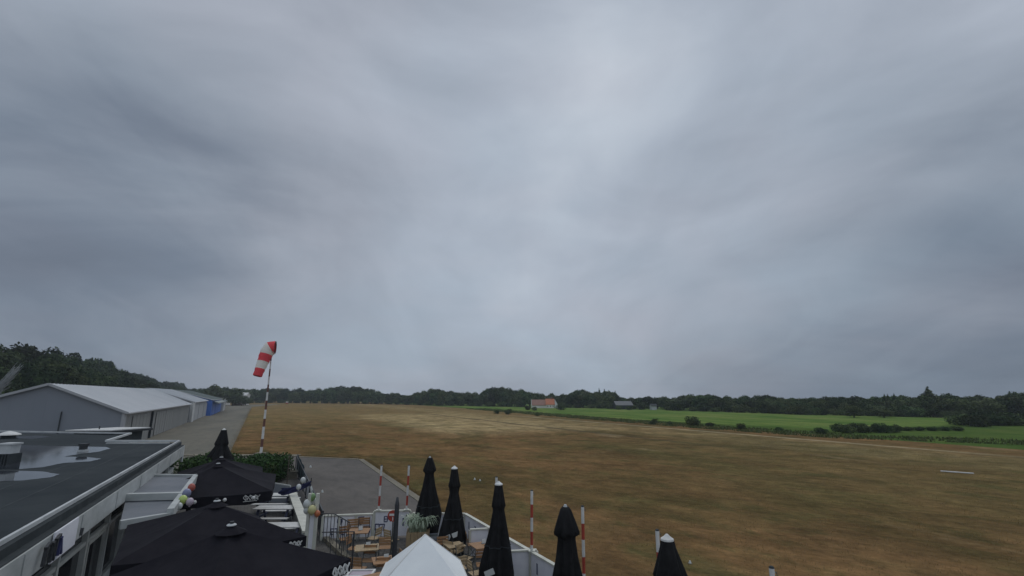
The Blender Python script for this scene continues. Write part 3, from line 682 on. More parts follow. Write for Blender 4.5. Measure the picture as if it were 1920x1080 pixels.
box_house('caravan', 'small white caravan among the trees left of the windsock mast', 'caravan', 452, 462, 741, 736.5, 285, M['plaster'], M['white'], depth=4)
# litter at end of apron
p = W(446, 760.5); t = thing('timber_stack', 'dark stack of timber at the far end of the apron', 'stack', p)
b = MB()
for i in range(5): b.box((i * 1.1 - 2.2, 0, .45 + .3 * (i % 2)), (1.0, 2, .9 + .6 * (i % 2)))
b.build('timber', M['bark'], t)
p = W(538, 757); t = thing('marker_board', 'tiny red and white marker at the far edge of the brown field', 'marker', p)
b = MB(); b.box((0, 0, .35), (1.6, .1, .7)); b.build('red_face', M['red'], t); b = MB(); b.box((0, 0, 1.05), (1.6, .1, .7)); b.build('white_face', M['white'], t)

# ------------------------------------------------------------------ clubhouse
RZ = 3.3
E0 = W(0, 1018, RZ); E1 = W(337, 826, RZ); ed = (E1 - E0).normalized(); En = E0 - ed * 7.5
C2 = W(200, 826, RZ); C3 = W(245, 812, RZ); C4 = W(0, 808, RZ); C5 = C4 + (C4 - C3) * 1.2; C6 = Vector((-60, -2, RZ))
nv = Vector((ed.y, -ed.x, 0))               # outward normal of the long front
club = thing('clubhouse', 'flat-roofed clubhouse with wet dark roof, pale fascia and glazed front', 'building', (E1.x, E1.y, 0))
rp = [En, E1, C2, C3, C4, C5, C6]
b = MB(); b.prism([(p.x, p.y) for p in rp], RZ - .55, RZ - .12); roof = b.build('roof', M['roof'], club, world=True)
def up(p, z): return Vector((p.x, p.y, z))
b = MB(); b.bar(up(En, RZ - .02) - nv * .03, up(E1, RZ - .02) - nv * .03, .06, .08)
b.bar(up(E1, RZ - .024) , up(C2, RZ - .024), .14, .09); b.bar(up(C2, RZ - .02), up(C3, RZ - .02), .14, .10); b.bar(up(C3, RZ - .02), up(C5, RZ - .02), .14, .08)
b.bar(up(E1, RZ - .11) + Vector((-.3, -.35, 0)), up(C2, RZ - .11) + Vector((0.3, -.35, 0)), .10, .07)
b.build('parapet_cap', M['cap'], roof, world=True) if False else b.build('parapet_cap', M['cap'], club, world=True)
b = MB(); b.bar(up(En, RZ - .165) + nv * .05, up(E1, RZ - .165) + nv * .05, .1, .19)
b.bar(up(En, RZ - .245) + nv * .14, up(E1, RZ - .245) + nv * .14, .2, .02); b.build('roof_edge', M['zinc'], club, world=True)
b = MB(); b.bar(up(En, RZ - .51) + nv * .24, up(E1, RZ - .51) + nv * .24, .06, .50)
k = 9
for i in range(k):
    q = En.lerp(E1, (i + .5) / k); b.bar(up(q, RZ - .74) + nv * .272, up(q, RZ - .28) + nv * .272, .03, .012, up=ed)
b.bar(up(E1, RZ - .51) + nv * .24 + ed * .03, up(C2, RZ - .51) + ed * .03, .06, .50)
b.build('fascia', M['fascia'], club, world=True)
b = MB(); b.bar(up(E1, RZ - .45) + ed * .05 + nv * .20, up(E1, RZ - 1.1) + ed * .05 + nv * .2, .09, .09); b.build('downpipe', M['cap'], club, world=True)
b = MB(); b.add([up(En, RZ - .78) + nv * .26, up(E1, RZ - .78) + nv * .26, up(E1, RZ - .78) - nv * .1, up(En, RZ - .78) - nv * .1], [(0, 1, 2, 3)]); b.build('soffit', M['frame'], club, world=True)
Lf = (E1 - En).length; wl = -.02             # glazed wall plane
b = MB(); b.bar(up(En, 1.25) + nv * (wl - .1), up(E1, 1.25) + nv * (wl - .1) - ed * .3, .1, 2.52); b.build('window_pane', M['glass'], club, world=True)
zt, zb = 2.5, .25
k = 0; s0 = .45; i = 0
while s0 < Lf - 2.4:
    q0 = En + ed * s0; q1 = En + ed * (s0 + 2.0)
    b = MB()
    b.bar(up(q0, 0) + nv * wl, up(q0, zt) + nv * wl, .13, .13, up=nv); 
    b.bar(up(q0, 2.02) + nv * (wl + .004) + ed * .05, up(q1, 2.02) + nv * (wl + .004) - ed * .05, .10, .09); b.bar(up(q0, .3) + nv * wl + ed * .05, up(q1, .3) + nv * wl - ed * .05, .1, .5)
    b.bar(up(q0, zt) + nv * (wl - .002) + ed * .05, up(q1, zt) + nv * (wl - .002) - ed * .05, .10, .06)
    if i % 2 == 0:
        qa = q0.lerp(q1, .12); qb = q0.lerp(q1, .88)
        b.bar(up(qa, .58) + nv * (wl + .03), up(qa, 1.95) + nv * (wl + .03), .07, .06, up=nv); b.bar(up(qb, .58) + nv * (wl + .03), up(qb, 1.95) + nv * (wl + .03), .07, .06, up=nv)
        b.bar(up(qa, 1.92) + nv * (wl + .034), up(qb, 1.92) + nv * (wl + .034), .06, .07)
    b.build('window_frame', M['frame'], club, world=True); s0 += 2.05; i += 1
b = MB(); b.prism([(p.x, p.y) for p in [En - nv * .9 , E1 - nv * .9 - ed * .3, C2 - ed * .6 + Vector((0, -.3, 0)), C3 - ed * .5 - Vector((.3, 0, 0)), C4 - ed * .5, C5 - ed * .5, C6 + Vector((.5, .5, 0))]], 0, RZ - .57)
b.build('wall', M['fascia'], club, world=True)
b = MB()
for i in range(1, 12):
    q = En + ed * 0 - nv * (i * 1.05 + .35); e_ = q + ed * ((E1 - En).length - .6)
    b.bar(up(q, RZ - .1185), up(e_, RZ - .1185), .055, .006)
b.build('felt_seam', M['zinc'], club, world=True)
# rainwater lying on the roof
def puddle(pts, seed):
    P_ = [W(x, y, RZ - .112) for x, y in pts]; n_ = len(P_); out = []
    for i in range(n_):
        a, c_ = P_[i], P_[(i + 1) % n_]
        for k in range(6):
            q = a.lerp(c_, k / 6); w_ = (a - c_).length * .035 * math.sin(k * math.pi / 6); out.append((q.x + rnd.uniform(-w_, w_), q.y + rnd.uniform(-w_, w_)))
    b = MB(); b.add([(x, y, RZ - .112) for x, y in out], [tuple(range(len(out)))][0:1]); o = b.build('puddle', M['water']); tag(o, kind='structure')
puddle([(-60, 834), (30, 834), (90, 836), (150, 837), (200, 838), (207, 841), (185, 847), (150, 851), (120, 856), (165, 857), (190, 860), (170, 865), (120, 868), (80, 876), (30, 880), (-60, 879)], 1)
puddle([(-60, 884), (20, 882), (80, 884), (112, 889), (95, 895), (40, 901), (-60, 905)], 2)
puddle([(30, 818), (75, 817), (100, 819), (60, 823), (34, 822)], 3)
# roof furniture
p = W(155, 847, RZ - .12); t = thing('roof_vent', 'dark mushroom vent on a pale collar standing in the roof puddle', 'vent', p, R(10)); t.scale = (.55, .55, .68)
b = MB(); b.prism([(-.27, -.27), (.27, -.27), (.27, .27), (-.27, .27)], 0, .14); b.build('collar', M['cap'], t)
b = MB(); b.prism([(-.2, -.2), (.2, -.2), (.2, .2), (-.2, .2)], .14, .36); b.prism([(-.26, -.26), (.26, -.26), (.26, .26), (-.26, .26)], .36, .52); b.build('cowl', M['darkmetal'], t)
p = W(12, 869, RZ - .12); t = thing('roof_chimney', 'grey boxed chimney with ribbed dark foot at the left edge of the roof', 'chimney', p, R(5))
b = MB(); b.box((0, 0, .18), (.55, .5, .36))
for i in range(6): b.box((-.25 + i * .1, -.27, .18), (.04, .05, .36))
b.build('foot', M['zinc'], t); b = MB(); b.box((0, 0, .52), (.42, .4, .32)); b.box((0, 0, .71), (.5, .48, .06)); b.build('hood', M['cap'], t)
p = W(15, 822, RZ - .12); t = thing('roof_fan', 'round white-capped roof fan near the far edge of the roof', 'vent', p)
b = MB(); b.tube([(0, 0, 0), (0, 0, .2)], .32, 16); b.build('base', M['zinc'], t)
b = MB(); b.tube([(0, 0, .2), (0, 0, .26), (0, 0, .36), (0, 0, .42)], [.55, .5, .25, .05], 16); b.build('cap', M['white'], t, smooth=False)
q = [D(118, 806, 36.6), D(212, 808, 36.6)]
cx = (q[0] + q[1]) / 2; Z0 = D(160, 807, 36.6).z
t = thing('skylight', 'long low skylight with white panes in a dark frame beyond the roof edge', 'skylight', (cx.x, 37.6, Z0 - .5), R(0))
w_ = q[1].x - q[0].x
sk = [(-w_ / 2, -1.1), (w_ / 2 - .1, -1.1), (w_ / 2 + .45, 2.4), (-w_ / 2 + 1.3, 2.4)]
b = MB(); b.prism(sk, .30, .45); b.build('frame', M['darkmetal'], t)
ins = lambda a, k: [(sum(p[0] for p in a) / 4 * k + p[0] * (1 - k), sum(p[1] for p in a) / 4 * k + p[1] * (1 - k)) for p in a]
s2 = ins(sk, .07); mid0 = ((s2[0][0] + s2[1][0]) / 2, s2[0][1]); mid1 = ((s2[2][0] + s2[3][0]) / 2, s2[2][1])
b = MB(); s3 = ins(sk, .25); b.prism(s3, -.4, .298); b.build('upstand', M['zinc'], t)
b = MB(); b.prism([s2[0], (mid0[0] - .05, mid0[1]), (mid1[0] - .05, mid1[1]), s2[3]], .45, .52); b.build('pane', M['white'], t)
b = MB(); b.prism([(mid0[0] + .05, mid0[1]), s2[1], s2[2], (mid1[0] + .05, mid1[1])], .45, .52); b.build('pane', M['white'], t)
b = MB(); b.tube([(mid0[0], 0, .5), (mid0[0], 0, .75)], .04, 6); b.build('handle', M['darkmetal'], t)
# lettering fixed on the fascia, seen from the side, illegible
fp = lambda px, py: None
def fascia_point(px, z):                     # where the ray of column px meets the fascia plane at height z
    best = None
    for i in range(4000):
        q = En + ed * (i * .006) + nv * .28; q = up(q, z)
        dd = q - Vector((0, 0, CZ)); dpt = dd.y * CP + dd.z * SP
        if dpt > .3 and abs(960 + F * dd.x / dpt - px) < 2.5: return q
    return None
t = None
lt = []
for px_c, z_c, shp in ((74, 2.78, 0), (88, 2.78, 1), (95, 2.80, 2), (103, 2.78, 3), (146, 2.72, 4)):
    q = fascia_point(px_c, z_c)
    if q is None: continue
    if t is None: t = thing('fascia_sign', 'broken dark letters of a sign standing off the pale fascia', 'sign', up(q, 2.3))
    b = MB(); hh = (.30, .36, .30, .34, .14)[shp]; o_ = nv * .08
    b.bar(q + o_ - Vector((0, 0, hh / 2)), q + o_ + Vector((0, 0, hh / 2)) + ed * .05, .05, .06, up=ed)
    if shp in (0, 2): b.bar(q + o_ + Vector((0, 0, hh / 2)), q + o_ + ed * .2 + Vector((0, 0, hh / 2 + .05)), .05, .05)
    if shp in (1, 3): b.bar(q + o_ + Vector((0, 0, hh / 2)), q + o_ + ed * .16 - Vector((0, 0, hh / 2)), .06, .05)
    b.build('letter', M['darkmetal'] if shp != 3 else M['navy'], t, world=True)
q0, q1 = fascia_point(96, 2.8), fascia_point(142, 2.8)
if q0 and q1:
    b = MB(); b.bar(q0 + nv * .03, q1 + nv * .03, .03, .56); o = b.build('banner', M['lilac'], t, world=True)

# entrance porch
pz = 2.62
pa, pb, pc, pd = W(367, 894, pz), W(319, 961, pz), W(226, 976, pz), W(286, 893, pz)
por = thing('porch', 'flat grey porch roof with white edge boards reaching out from the clubhouse', 'porch', (pa.x, pa.y, 0))
b = MB(); b.slab([pa, W(345, 926, pz), W(240, 930, pz), pd], .1); b.build('roof', M['porch'], por, world=True)
b = MB(); b.slab([W(344, 931, pz - .1), up(pb, pz - .1), up(pc, pz - .1), W(236, 935, pz - .1)], .06); b.build('lower_roof', M['porch'], por, world=True)
b = MB(); b.bar(pa + Vector((0, 0, -.02)), pb + Vector((0, 0, -.02)), .16, .24); b.bar(W(352, 929, pz + .02), W(238, 932, pz + .02), .2, .2); b.bar(pd + Vector((0, 0, .0)), pa + Vector((0, 0, .0)), .12, .16); b.bar(up(pb, pz - .1), up(pc, pz - .1), .14, .2)
b.build('edge_board', M['fascia'], por, world=True)
for x_, y_ in ((360, 905), (316, 962)):
    q = W(x_, y_, pz - .2); b = MB(); b.bar((q.x, q.y, 0), (q.x, q.y, pz - .14), .12, .12); b.build('post', M['zinc'], por, world=True)

def balloon(px, py, Y, m, r_, lb, grp=None):
    c_ = D(px, py, Y); t = thing('balloon', lb, 'balloon', c_, group=grp); r_ *= .84
    b = MB(); b.ball((0, 0, 0), r_, 14, 10, 1.15); b.build('skin', m, t, smooth=True)
    b = MB(); b.tube([(0, 0, -r_ * 1.1), (0, 0, -r_ * 1.3)], [.012, .03], 6); b.build('knot', m, t)
Yp = pb.y + 1.2
for a_ in ((343, 937, Yp, M['lime'], .135, 'lime green balloon hanging at the corner of the porch'), (350, 925, Yp + .5, M['lavender'], .14, 'lavender blue balloon beside the porch edge board'),
           (359, 914, Yp + 1.5, M['coral'], .13, 'coral red balloon at the far corner of the porch'), (356, 941, Yp, M['pink'], .12, 'pale pink balloon right of the lime one'),
           (336, 949, Yp - .3, M['bwhite'], .10, 'small greenish white balloon under the porch edge')): balloon(*a_)

# ------------------------------------------------------------------ parasols
def script_logo(b, o, ax, az, w, h, th=.02, mi=0):
    """illegible looping script in raised strokes"""
    pts = []
    for i in range(26):
        f_ = i / 25; pts.append(o + ax * (w * (f_ - .5) + .09 * w * math.sin(i * 2.3)) + az * (h * .5 * math.sin(i * 1.55)))
    for a_, c_ in zip(pts, pts[1:]): b.bar(a_, c_, th, th * .7, mi=mi)
    b.bar(o - ax * w * .5 - az * h * .7, o + ax * w * .4 - az * h * .62, th, th * .7, mi=mi)
def open_parasol(label, c, rz, hs, ze, za, val=.22, logo_sides=(), lights=False, group=None, far=1.0):
    t = thing('parasol', label, 'parasol', (c[0], c[1], 0), rz, group)
    n_ = 10; b = MB(); C4_ = [Vector((hs, -hs, 0)), Vector((hs, hs, 0)), Vector((-hs, hs, 0)), Vector((-hs, -hs, 0))]; C4_[1] = C4_[1] * far
    for k in range(4):
        a_, c_ = C4_[k], C4_[(k + 1) % 4]; g_ = []
        for i in range(n_ + 1):
            f_ = i / n_; row = []
            for j in range(n_ + 1):
                q = a_.lerp(c_, j / n_) * f_
                s_ = math.sin(math.pi * j / n_)
                z_ = za + (ze - za) * (f_ ** .93) - .07 * s_ * math.sin(math.pi * f_ * .8) * hs / 1.7 - .025 * abs(math.sin(2 * math.pi * j / n_)) * f_
                row.append(Vector((q.x, q.y, z_)))
            g_.append(row)
        vs = [v for row in g_ for v in row]; m_ = n_ + 1
        b.add(vs, [(i * m_ + j, (i + 1) * m_ + j, (i + 1) * m_ + j + 1, i * m_ + j + 1) for i in range(n_) for j in range(n_)])
        top = g_[-1]; wv = [v + Vector((0, 0, -val + .02 * math.sin(i * 2.1))) + Vector((v.x, v.y, 0)).normalized() * (.02 * math.sin(i * 1.9)) for i, v in enumerate(top)]
        b.add(top + wv, [(j, m_ + j, m_ + j + 1, j + 1) for j in range(n_)])
        
    b.build('canopy', M['black'], t, smooth=False)
    b = MB(); r0 = .26
    for k in range(8):
        a_ = k * math.pi / 4; a2 = a_ + math.pi / 4
        b.add([(0, 0, za + .05), (r0 * math.cos(a_), r0 * math.sin(a_), za - .07), (r0 * math.cos(a2), r0 * math.sin(a2), za - .07)], [(0, 1, 2)])
    b.build('vent', M['black'], t)
    b = MB(); b.tube([(0, 0, za + .03), (0, 0, za + .045), (0, 0, za + .06), (0, 0, za + .07)], [.07, .08, .06, .02], 12); b.build('finial', M['cap'], t)
    b = MB(); b.tube([(0, 0, .05), (0, 0, za + .1)], .035, 10); b.build('pole', M['darkmetal'], t)
    b = MB(); b.box((0, 0, .06), (.8, .8, .08)); b.build('base', M['darkmetal'], t)
    for k in range(8):
        a_ = C4_[k // 2] if k % 2 == 0 else (C4_[k // 2] + C4_[(k // 2 + 1) % 4]) / 2
        b = MB(); b.bar((0, 0, za - .22), a_ * .96 + Vector((0, 0, ze - .10)), .02, .03); b.build('rib', M['darkmetal'], t)
    for (side, f_, w_, h_) in logo_sides:
        a_, c_ = C4_[side], C4_[(side + 1) % 4]; ax = (c_ - a_).normalized(); out = Vector((ax.y, -ax.x, 0))
        b = MB(); script_logo(b, a_.lerp(c_, f_) + out * .045 + Vector((0, 0, ze - val * .5)), ax, Vector((0, 0, 1)), w_, h_, .022); b.build('logo', M['white'], t)
    return t
def fit(c, corner):
    d_ = Vector((corner.x - c[0], corner.y - c[1])); return math.atan2(d_.y, d_.x) + R(45), d_.length / math.sqrt(2)
N2c = (-6.99, 12.2); N1c = W(434, 987, 3.5)[:2]; Fc = Vector((*W(409, 871, 2.98)[:2], 0)); Bc = Vector((*W(415, 859, 2.9)[:2], 0))
rz2, hs2 = fit(N2c, W(575, 1005, 2.6)); rz1, hs1 = fit(N1c, W(658, 1047, 2.80)); rzF, hsF = fit(Fc, W(510, 920, 2.2))
open_parasol('black open parasol in the middle of the front terrace, small logo on its right corner', N2c, rz2, hs2, 2.6, 3.2, far=.60, logo_sides=((0, .18, .25, .1), (3, .93, .25, .1)))
open_parasol('largest black open parasol, nearest the camera, script logo at its right corner', N1c, rz1, hs1, 2.80, 3.48, far=.8, logo_sides=((0, .12, .36, .17), (3, .90, .36, .17)))
tF = open_parasol('black open parasol with white globe lights along its valance', Fc, rzF, hsF, 2.2, 2.98, val=.36, logo_sides=((3, .84, .5, .18),))
open_parasol('farthest black open parasol before the hedge', Bc, ANG, 1.75, 2.2, 2.9)
for i, f_ in enumerate((.20, .42, .64, .86)):
    C_ = Vector((-hsF, -hsF, 0)).lerp(Vector((hsF, -hsF, 0)), f_) + Vector((0, -.07, 2.2 - .19))
    b = MB(); b.ball(C_, .065, 12, 8); b.build('globe_light', M['white'], tF, smooth=True)

def closed_parasol(label, c, top, prof, seed, rz=0, white_cap=True, mscale=1.0, hem=.22, logos=0):
    t = thing('closed_parasol', label, 'parasol', (c[0], c[1], 0), rz, 'closed black parasols on the terrace')
    r = random.Random(seed); n_ = 40; b = MB(); rows = []
    ph = [r.random() * 6.28 for _ in range(4)]
    K = 46
    for i in range(K + 1):
        z = top - (top - hem) * i / K; d_ = top - z
        for (d0, r0), (d1, r1) in zip(prof, prof[1:]):
            if d0 <= d_ <= d1: rr = r0 + (r1 - r0) * (d_ - d0) / (d1 - d0); break
        else: rr = prof[-1][1]
        rr *= mscale
        row = []
        for j in range(n_):
            a_ = 2 * math.pi * j / n_; amp = min(.24, .05 + .11 * d_)
            q = rr * (1 + amp * math.sin(8 * a_ + ph[0] + .25 * d_) + .5 * amp * math.sin(5 * a_ + ph[1] - .6 * d_) + .04 * math.sin(3 * a_ + d_ * 2.2 + ph[2]))
            zz2 = z + (.10 * math.sin(4 * a_ + ph[3]) + .07 * math.sin(7 * a_) if i == K else 0) + .05 * math.sin(6 * a_ + ph[1]) * (i / K) ** 6
            row.append((q * math.cos(a_), q * math.sin(a_), zz2))
        rows.append(row)
    vs = [v for row in rows for v in row]
    fs = [(i * n_ + j, (i + 1) * n_ + j, (i + 1) * n_ + (j + 1) % n_, i * n_ + (j + 1) % n_) for i in range(K) for j in range(n_)]
    fs.append(tuple(range(n_))); b.add(vs, fs); b.build('canopy', M['closedblack'], t, smooth=True)
    b = MB()
    if white_cap: b.tube([(0, 0, top), (0, 0, top + .03), (0, 0, top + .07), (0, 0, top + .11)], [.125, .12, .06, .02], 14)
    else: b.tube([(0, 0, top), (0, 0, top + .05)], [.05, .03], 10)
    b.build('finial', M['white'] if white_cap else M['cap'], t)
    b = MB(); b.tube([(0, 0, .04), (0, 0, top - .1)], .035, 10); b.build('pole', M['darkmetal'], t)
    b = MB(); b.prism([(-.45, -.45), (.45, -.45), (.45, .45), (-.45, .45)], .015, .1); b.build('base', M['zinc'], t)
    rs_ = [p_ for p_ in rows[int(K * .62)]]; bs_ = MB(); bs_.tube([(x * 1.03, y * 1.03, z) for x, y, z in rs_ + rs_[:1]], .014, 5, cap=False); bs_.build('strap', M['zinc'], t)
    for k in range(logos):
        a_ = R(-90 + (k - .5) * 50) - rz; zc = hem + .5 + .12 * k; rr = prof[-1][1] * mscale + .12
        o_ = Vector((math.cos(a_) * rr, math.sin(a_) * rr, zc)); ax = Vector((-math.sin(a_), math.cos(a_), .25 if k else .5)).normalized()
        b2 = MB(); b2.bar(o_ - ax * .16, o_ + ax * .16, .012, .16, up=(0, 0, 1)); b2.build('label_patch', M['bwhite'], t)
    return t
HA = [(0, .11), (.10, .15), (.48, .29), (.52, .27), (.60, .18), (1.1, .26), (2.15, .50), (2.4, .46), (3.2, .34)]
HB = [(0, .13), (.45, .20), (.60, .24), (.66, .20), (.85, .17), (1.4, .28), (2.4, .48), (3.2, .30)]
HC_ = [(0, .15), (.3, .20), (.62, .26), (.68, .20), (1.2, .30), (2.3, .56), (3.2, .58)]
HD = [(0, .09), (.03, .13), (.30, .23), (.56, .315), (.62, .30), (.67, .205), (1.1, .25), (1.9, .40), (3.2, .50)]
HE = [(0, .12), (.12, .14), (.62, .29), (.68, .26), (.74, .22), (1.4, .30), (3.2, .42)]
for lb, (x_, y_), prof, sd_, wc, lg in (('closed black parasol leftmost of the five along the terrace rail, over the planter', (806, 858), HA, 1, False, 1),
        ('closed black parasol with white tip, second from the left along the rail', (852, 879), HB, 2, True, 2), ('closed black parasol with white cap, middle one, standing before a striped pole', (935, 909), HC_, 3, True, 1),
        ('closed black parasol with wide hooded head, right of the middle one', (1060, 950), HD, 4, False, 0), ('closed black parasol lowest and rightmost, only its capped head in view', (1251, 1013), HE, 5, True, 0)):
    zt0 = 3.2 if x_ == 806 else 3.0; p = W(x_, y_, zt0); closed_parasol(lb, p, zt0, prof, sd_, mscale={806: .88, 852: .88, 935: .76, 1060: .92, 1251: 1.0}[x_], rz=sd_ * 1.1, white_cap=wc, logos=lg)
p = D(420, 806, 34); HK = [(0, .16), (.9, .38), (.95, .36), (1.0, .32), (1.9, .72), (3.4, .8)]
closed_parasol('closed black parasol with white cap standing apart, by the far hedge', p, p.z, HK, 9, white_cap=True)['group'] = 'closed black parasols on the terrace'

# ------------------------------------------------------------------ white peaked canopy at the bottom edge
A_ = W(797, 1002, 3.2); base_c = Vector((A_.x - .1, A_.y, 0))
t = thing('peaked_canopy', 'white peaked canvas canopy with a piped edge at the bottom of the view', 'canopy', (A_.x, A_.y, 0))
Rr = W(862, 1050, 2.72); Rn = W(905, 1150, 2.55); Lf_ = W(690, 1124, 2.45); Bk = A_ + Vector((-.9, .9, -.75)); Bk2 = A_ + Vector((.25, .95, -.62)); Nn = W(800, 1260, 2.45)
b = MB()
def tri_patch(b, a, c, e, n_=8, sag=.04):
    idx = {}
    vs = []
    for i in range(n_ + 1):
        for j in range(n_ + 1 - i):
            u_, v_ = i / n_, j / n_; q = a * (1 - u_ - v_) + c * u_ + e * v_; q = q - Vector((0, 0, sag * 27 * u_ * v_ * (1 - u_ - v_)))
            idx[i, j] = len(vs); vs.append(q)
    fs = []
    for i in range(n_):
        for j in range(n_ - i):
            fs.append((idx[i, j], idx[i + 1, j], idx[i, j + 1]))
            if i + j < n_ - 1: fs.append((idx[i + 1, j], idx[i + 1, j + 1], idx[i, j + 1]))
    b.add(vs, fs)
for a_, c_ in ((Lf_, Rn), (Rn, Rr), (Rr, Bk2), (Bk2, Bk), (Bk, Lf_)): tri_patch(b, A_, a_, c_, sag=.012)
b.build('canvas', M['whitefab'], t, world=True, smooth=True)
b = MB()
for a_, c_ in ((A_, Lf_), (A_, Rr), (Rr, Rn), (Lf_, Rn), (Rr, Bk2), (Bk2, Bk), (Bk, Lf_)): b.tube([a_, (a_ + c_) / 2 - Vector((0, 0, .004)), c_], .014, 6)
b.build('piping', M['white'], t, world=True, smooth=True)
b = MB(); b.tube([(A_.x, A_.y - .05, 0), (A_.x, A_.y - .05, 3.1)], .04, 8); b.build('mast', M['metal'], t, world=True)
# dark slim post
p = W(745, 1090, .1); top_ = D(746, 932, p.y)
p0 = D(737, 1040, 12.6); t = thing('slim_post', 'slim black post standing left of the white canopy', 'post', (p0.x, 12.6, 0))
zt_ = D(746, 932, 12.6).z
b = MB(); b.tube([(0, 0, 0), (.02, 0, 1.0), (.04, 0, zt_ - .18), (.04, 0, zt_)], [.062, .062, .055, .025], 10); b.build('shaft', M['darkmetal'], t, smooth=True)
b = MB(); b.prism([(-.2, -.2), (.2, -.2), (.2, .2), (-.2, .2)], .015, .06); b.build('foot', M['darkmetal'], t)

# ------------------------------------------------------------------ terrace fence, striped poles
FZ = .95
def fence(name, label, pts, mats, side, emblems=(), h=FZ, cap=.09):
    t = thing(name, label, 'fence', (pts[0].x, pts[0].y, 0))
    for i, (a, c) in enumerate(zip(pts, pts[1:])):
        d_ = (c - a).normalized(); nn = Vector((d_.y, -d_.x, 0)) * side
        b = MB(); b.bar(up(a, (h - .12) / 2 + .06) + d_ * .05, up(c, (h - .12) / 2 + .06) - d_ * .05, .03, h - .16); b.build('panel', mats[0], t, world=True)
        b = MB(); b.bar(up(a, h - .02) , up(c, h - .02) , .13, .045); b.build('cap_rail', mats[1], t, world=True)
    for a in pts:
        b = MB(); b.bar(up(a, 0), up(a, h - .045), .09, .09, up=U); b.build('post', mats[1], t, world=True)
    return t
A1 = FL + Vector((0, 0, 0)); B1 = W(700, 962.5, FZ); A1.z = 0; B1.z = 0
tf = fence('terrace_fence', 'low white fence with pale lilac boards along the far side of the terrace', [A1, A1.lerp(B1, .33), A1.lerp(B1, .66), B1], (M['lilac'], M['cream']), 1)
gA, gB = up(W(702, 958, 1.03), 0), up(W(770, 957, 1.03), 0)
tg = fence('terrace_gate_panel', 'slightly higher pale panel with blue lettering between the two striped poles', [gA, gB], (M['lilac'], M['cream']), 1, h=1.05)
tf2 = fence('terrace_fence', 'short white fence stretch behind the planter and leftmost closed parasol', [gB + Vector((.1, 0, 0)), gB.lerp(FC, .5), up(FC, 0)], (M['lilac'], M['cream']), 1)
Sd = (W(1035, 1055, FZ) - W(872, 962, FZ)).normalized(); Sd.z = 0
pts = [up(FC, 0) + Sd * k for k in (0.02, 2.72, 5.46, 8.1, 10.75, 13.4, 16)]
ts = fence('terrace_fence', 'white fence with grey boards running down the right side of the terrace', pts, (M['lilac'], M['cream']), 1)
# prints on the boards
def emblem(par, q, d_, n_, kind, s=.3, z=.6, m='blueink'):
    b = MB(); q = up(q, z) + n_ * .025; ux = Vector((0, 0, 1))
    if kind == 'shield':
        P_ = [(-.4, .5), (.4, .5), (.42, 0), (0, -.6), (-.42, 0)]
        b.add([q + d_ * (x * s) + ux * (y * s) for x, y in P_] + [q - n_ * .01 + d_ * (x * s) + ux * (y * s) for x, y in P_], [(0, 1, 2, 3, 4), (9, 8, 7, 6, 5)] + [(i, i + 5, (i + 1) % 5 + 5, (i + 1) % 5) for i in range(5)])
    else:
        st = {'T': [((-.5, .5), (.5, .5)), ((0, .5), (0, -.5))], '0': [((-.35, .5), (.35, .5)), ((.35, .5), (.35, -.5)), ((.35, -.5), (-.35, -.5)), ((-.35, -.5), (-.35, .5))],
              '7': [((-.4, .5), (.4, .5)), ((.4, .5), (.2, -.5))], 'I': [((0, .5), (0, -.5))], 'E': [((-.3, .5), (-.3, -.5)), ((-.3, .5), (.3, .5)), ((-.3, 0), (.2, 0)), ((-.3, -.5), (.3, -.5))],
              'H': [((-.3, .5), (-.3, -.5)), ((.3, .5), (.3, -.5)), ((-.3, 0), (.3, 0))]}[kind]
        for (x0_, y0_), (x1_, y1_) in st: b.bar(q + d_ * (x0_ * s) + ux * (y0_ * s), q + d_ * (x1_ * s) + ux * (y1_ * s), s * .18, .012, up=n_)
    b.build('print', M[m], par, world=True)
def on_line(a, c, px, z=.6):
    best = min(range(401), key=lambda i: abs(960 + F * (lambda q: (q.x) / (q.y * CP + (z - CZ) * SP))(a.lerp(c, i / 400)) - px)); return a.lerp(c, best / 400)
dF = (B1 - A1).normalized(); nF = Vector((dF.y, -dF.x, 0))
for px_c, kd, s, z in ((637, 'shield', .26, .66), (677, 'shield', .3, .70), (645, 'E', .2, .3), (655, 'H', .2, .3), (624, 'E', .2, .33), (633, 'T', .2, .33), (688, 'T', .24, .35), (694, 'I', .24, .35)):
    emblem(tf, on_line(A1, B1, px_c), dF, nF, kd, s, z)
dG = (gB - gA).normalized(); nG = Vector((dG.y, -dG.x, 0))
for px_c, kd, s, z in ((708, '0', .22, .42), (717, '7', .24, .40), (723, 'E', .2, .72), (729, 'H', .2, .72), (756, 'I', .3, .6)):
    emblem(tg, on_line(gA, gB, px_c), dG, nG, kd, s, z)
nS = Vector((Sd.y, -Sd.x, 0));
for px_c, kd, s, z in ((880, 'I', .26, .6), (892, 'T', .16, .6), (1008, 'I', .3, .55), (902, 'I', .16, .5)):
    emblem(ts, on_line(pts[0], pts[-1], px_c), Sd, nS if nS.y < 0 else -nS, kd, s, z)
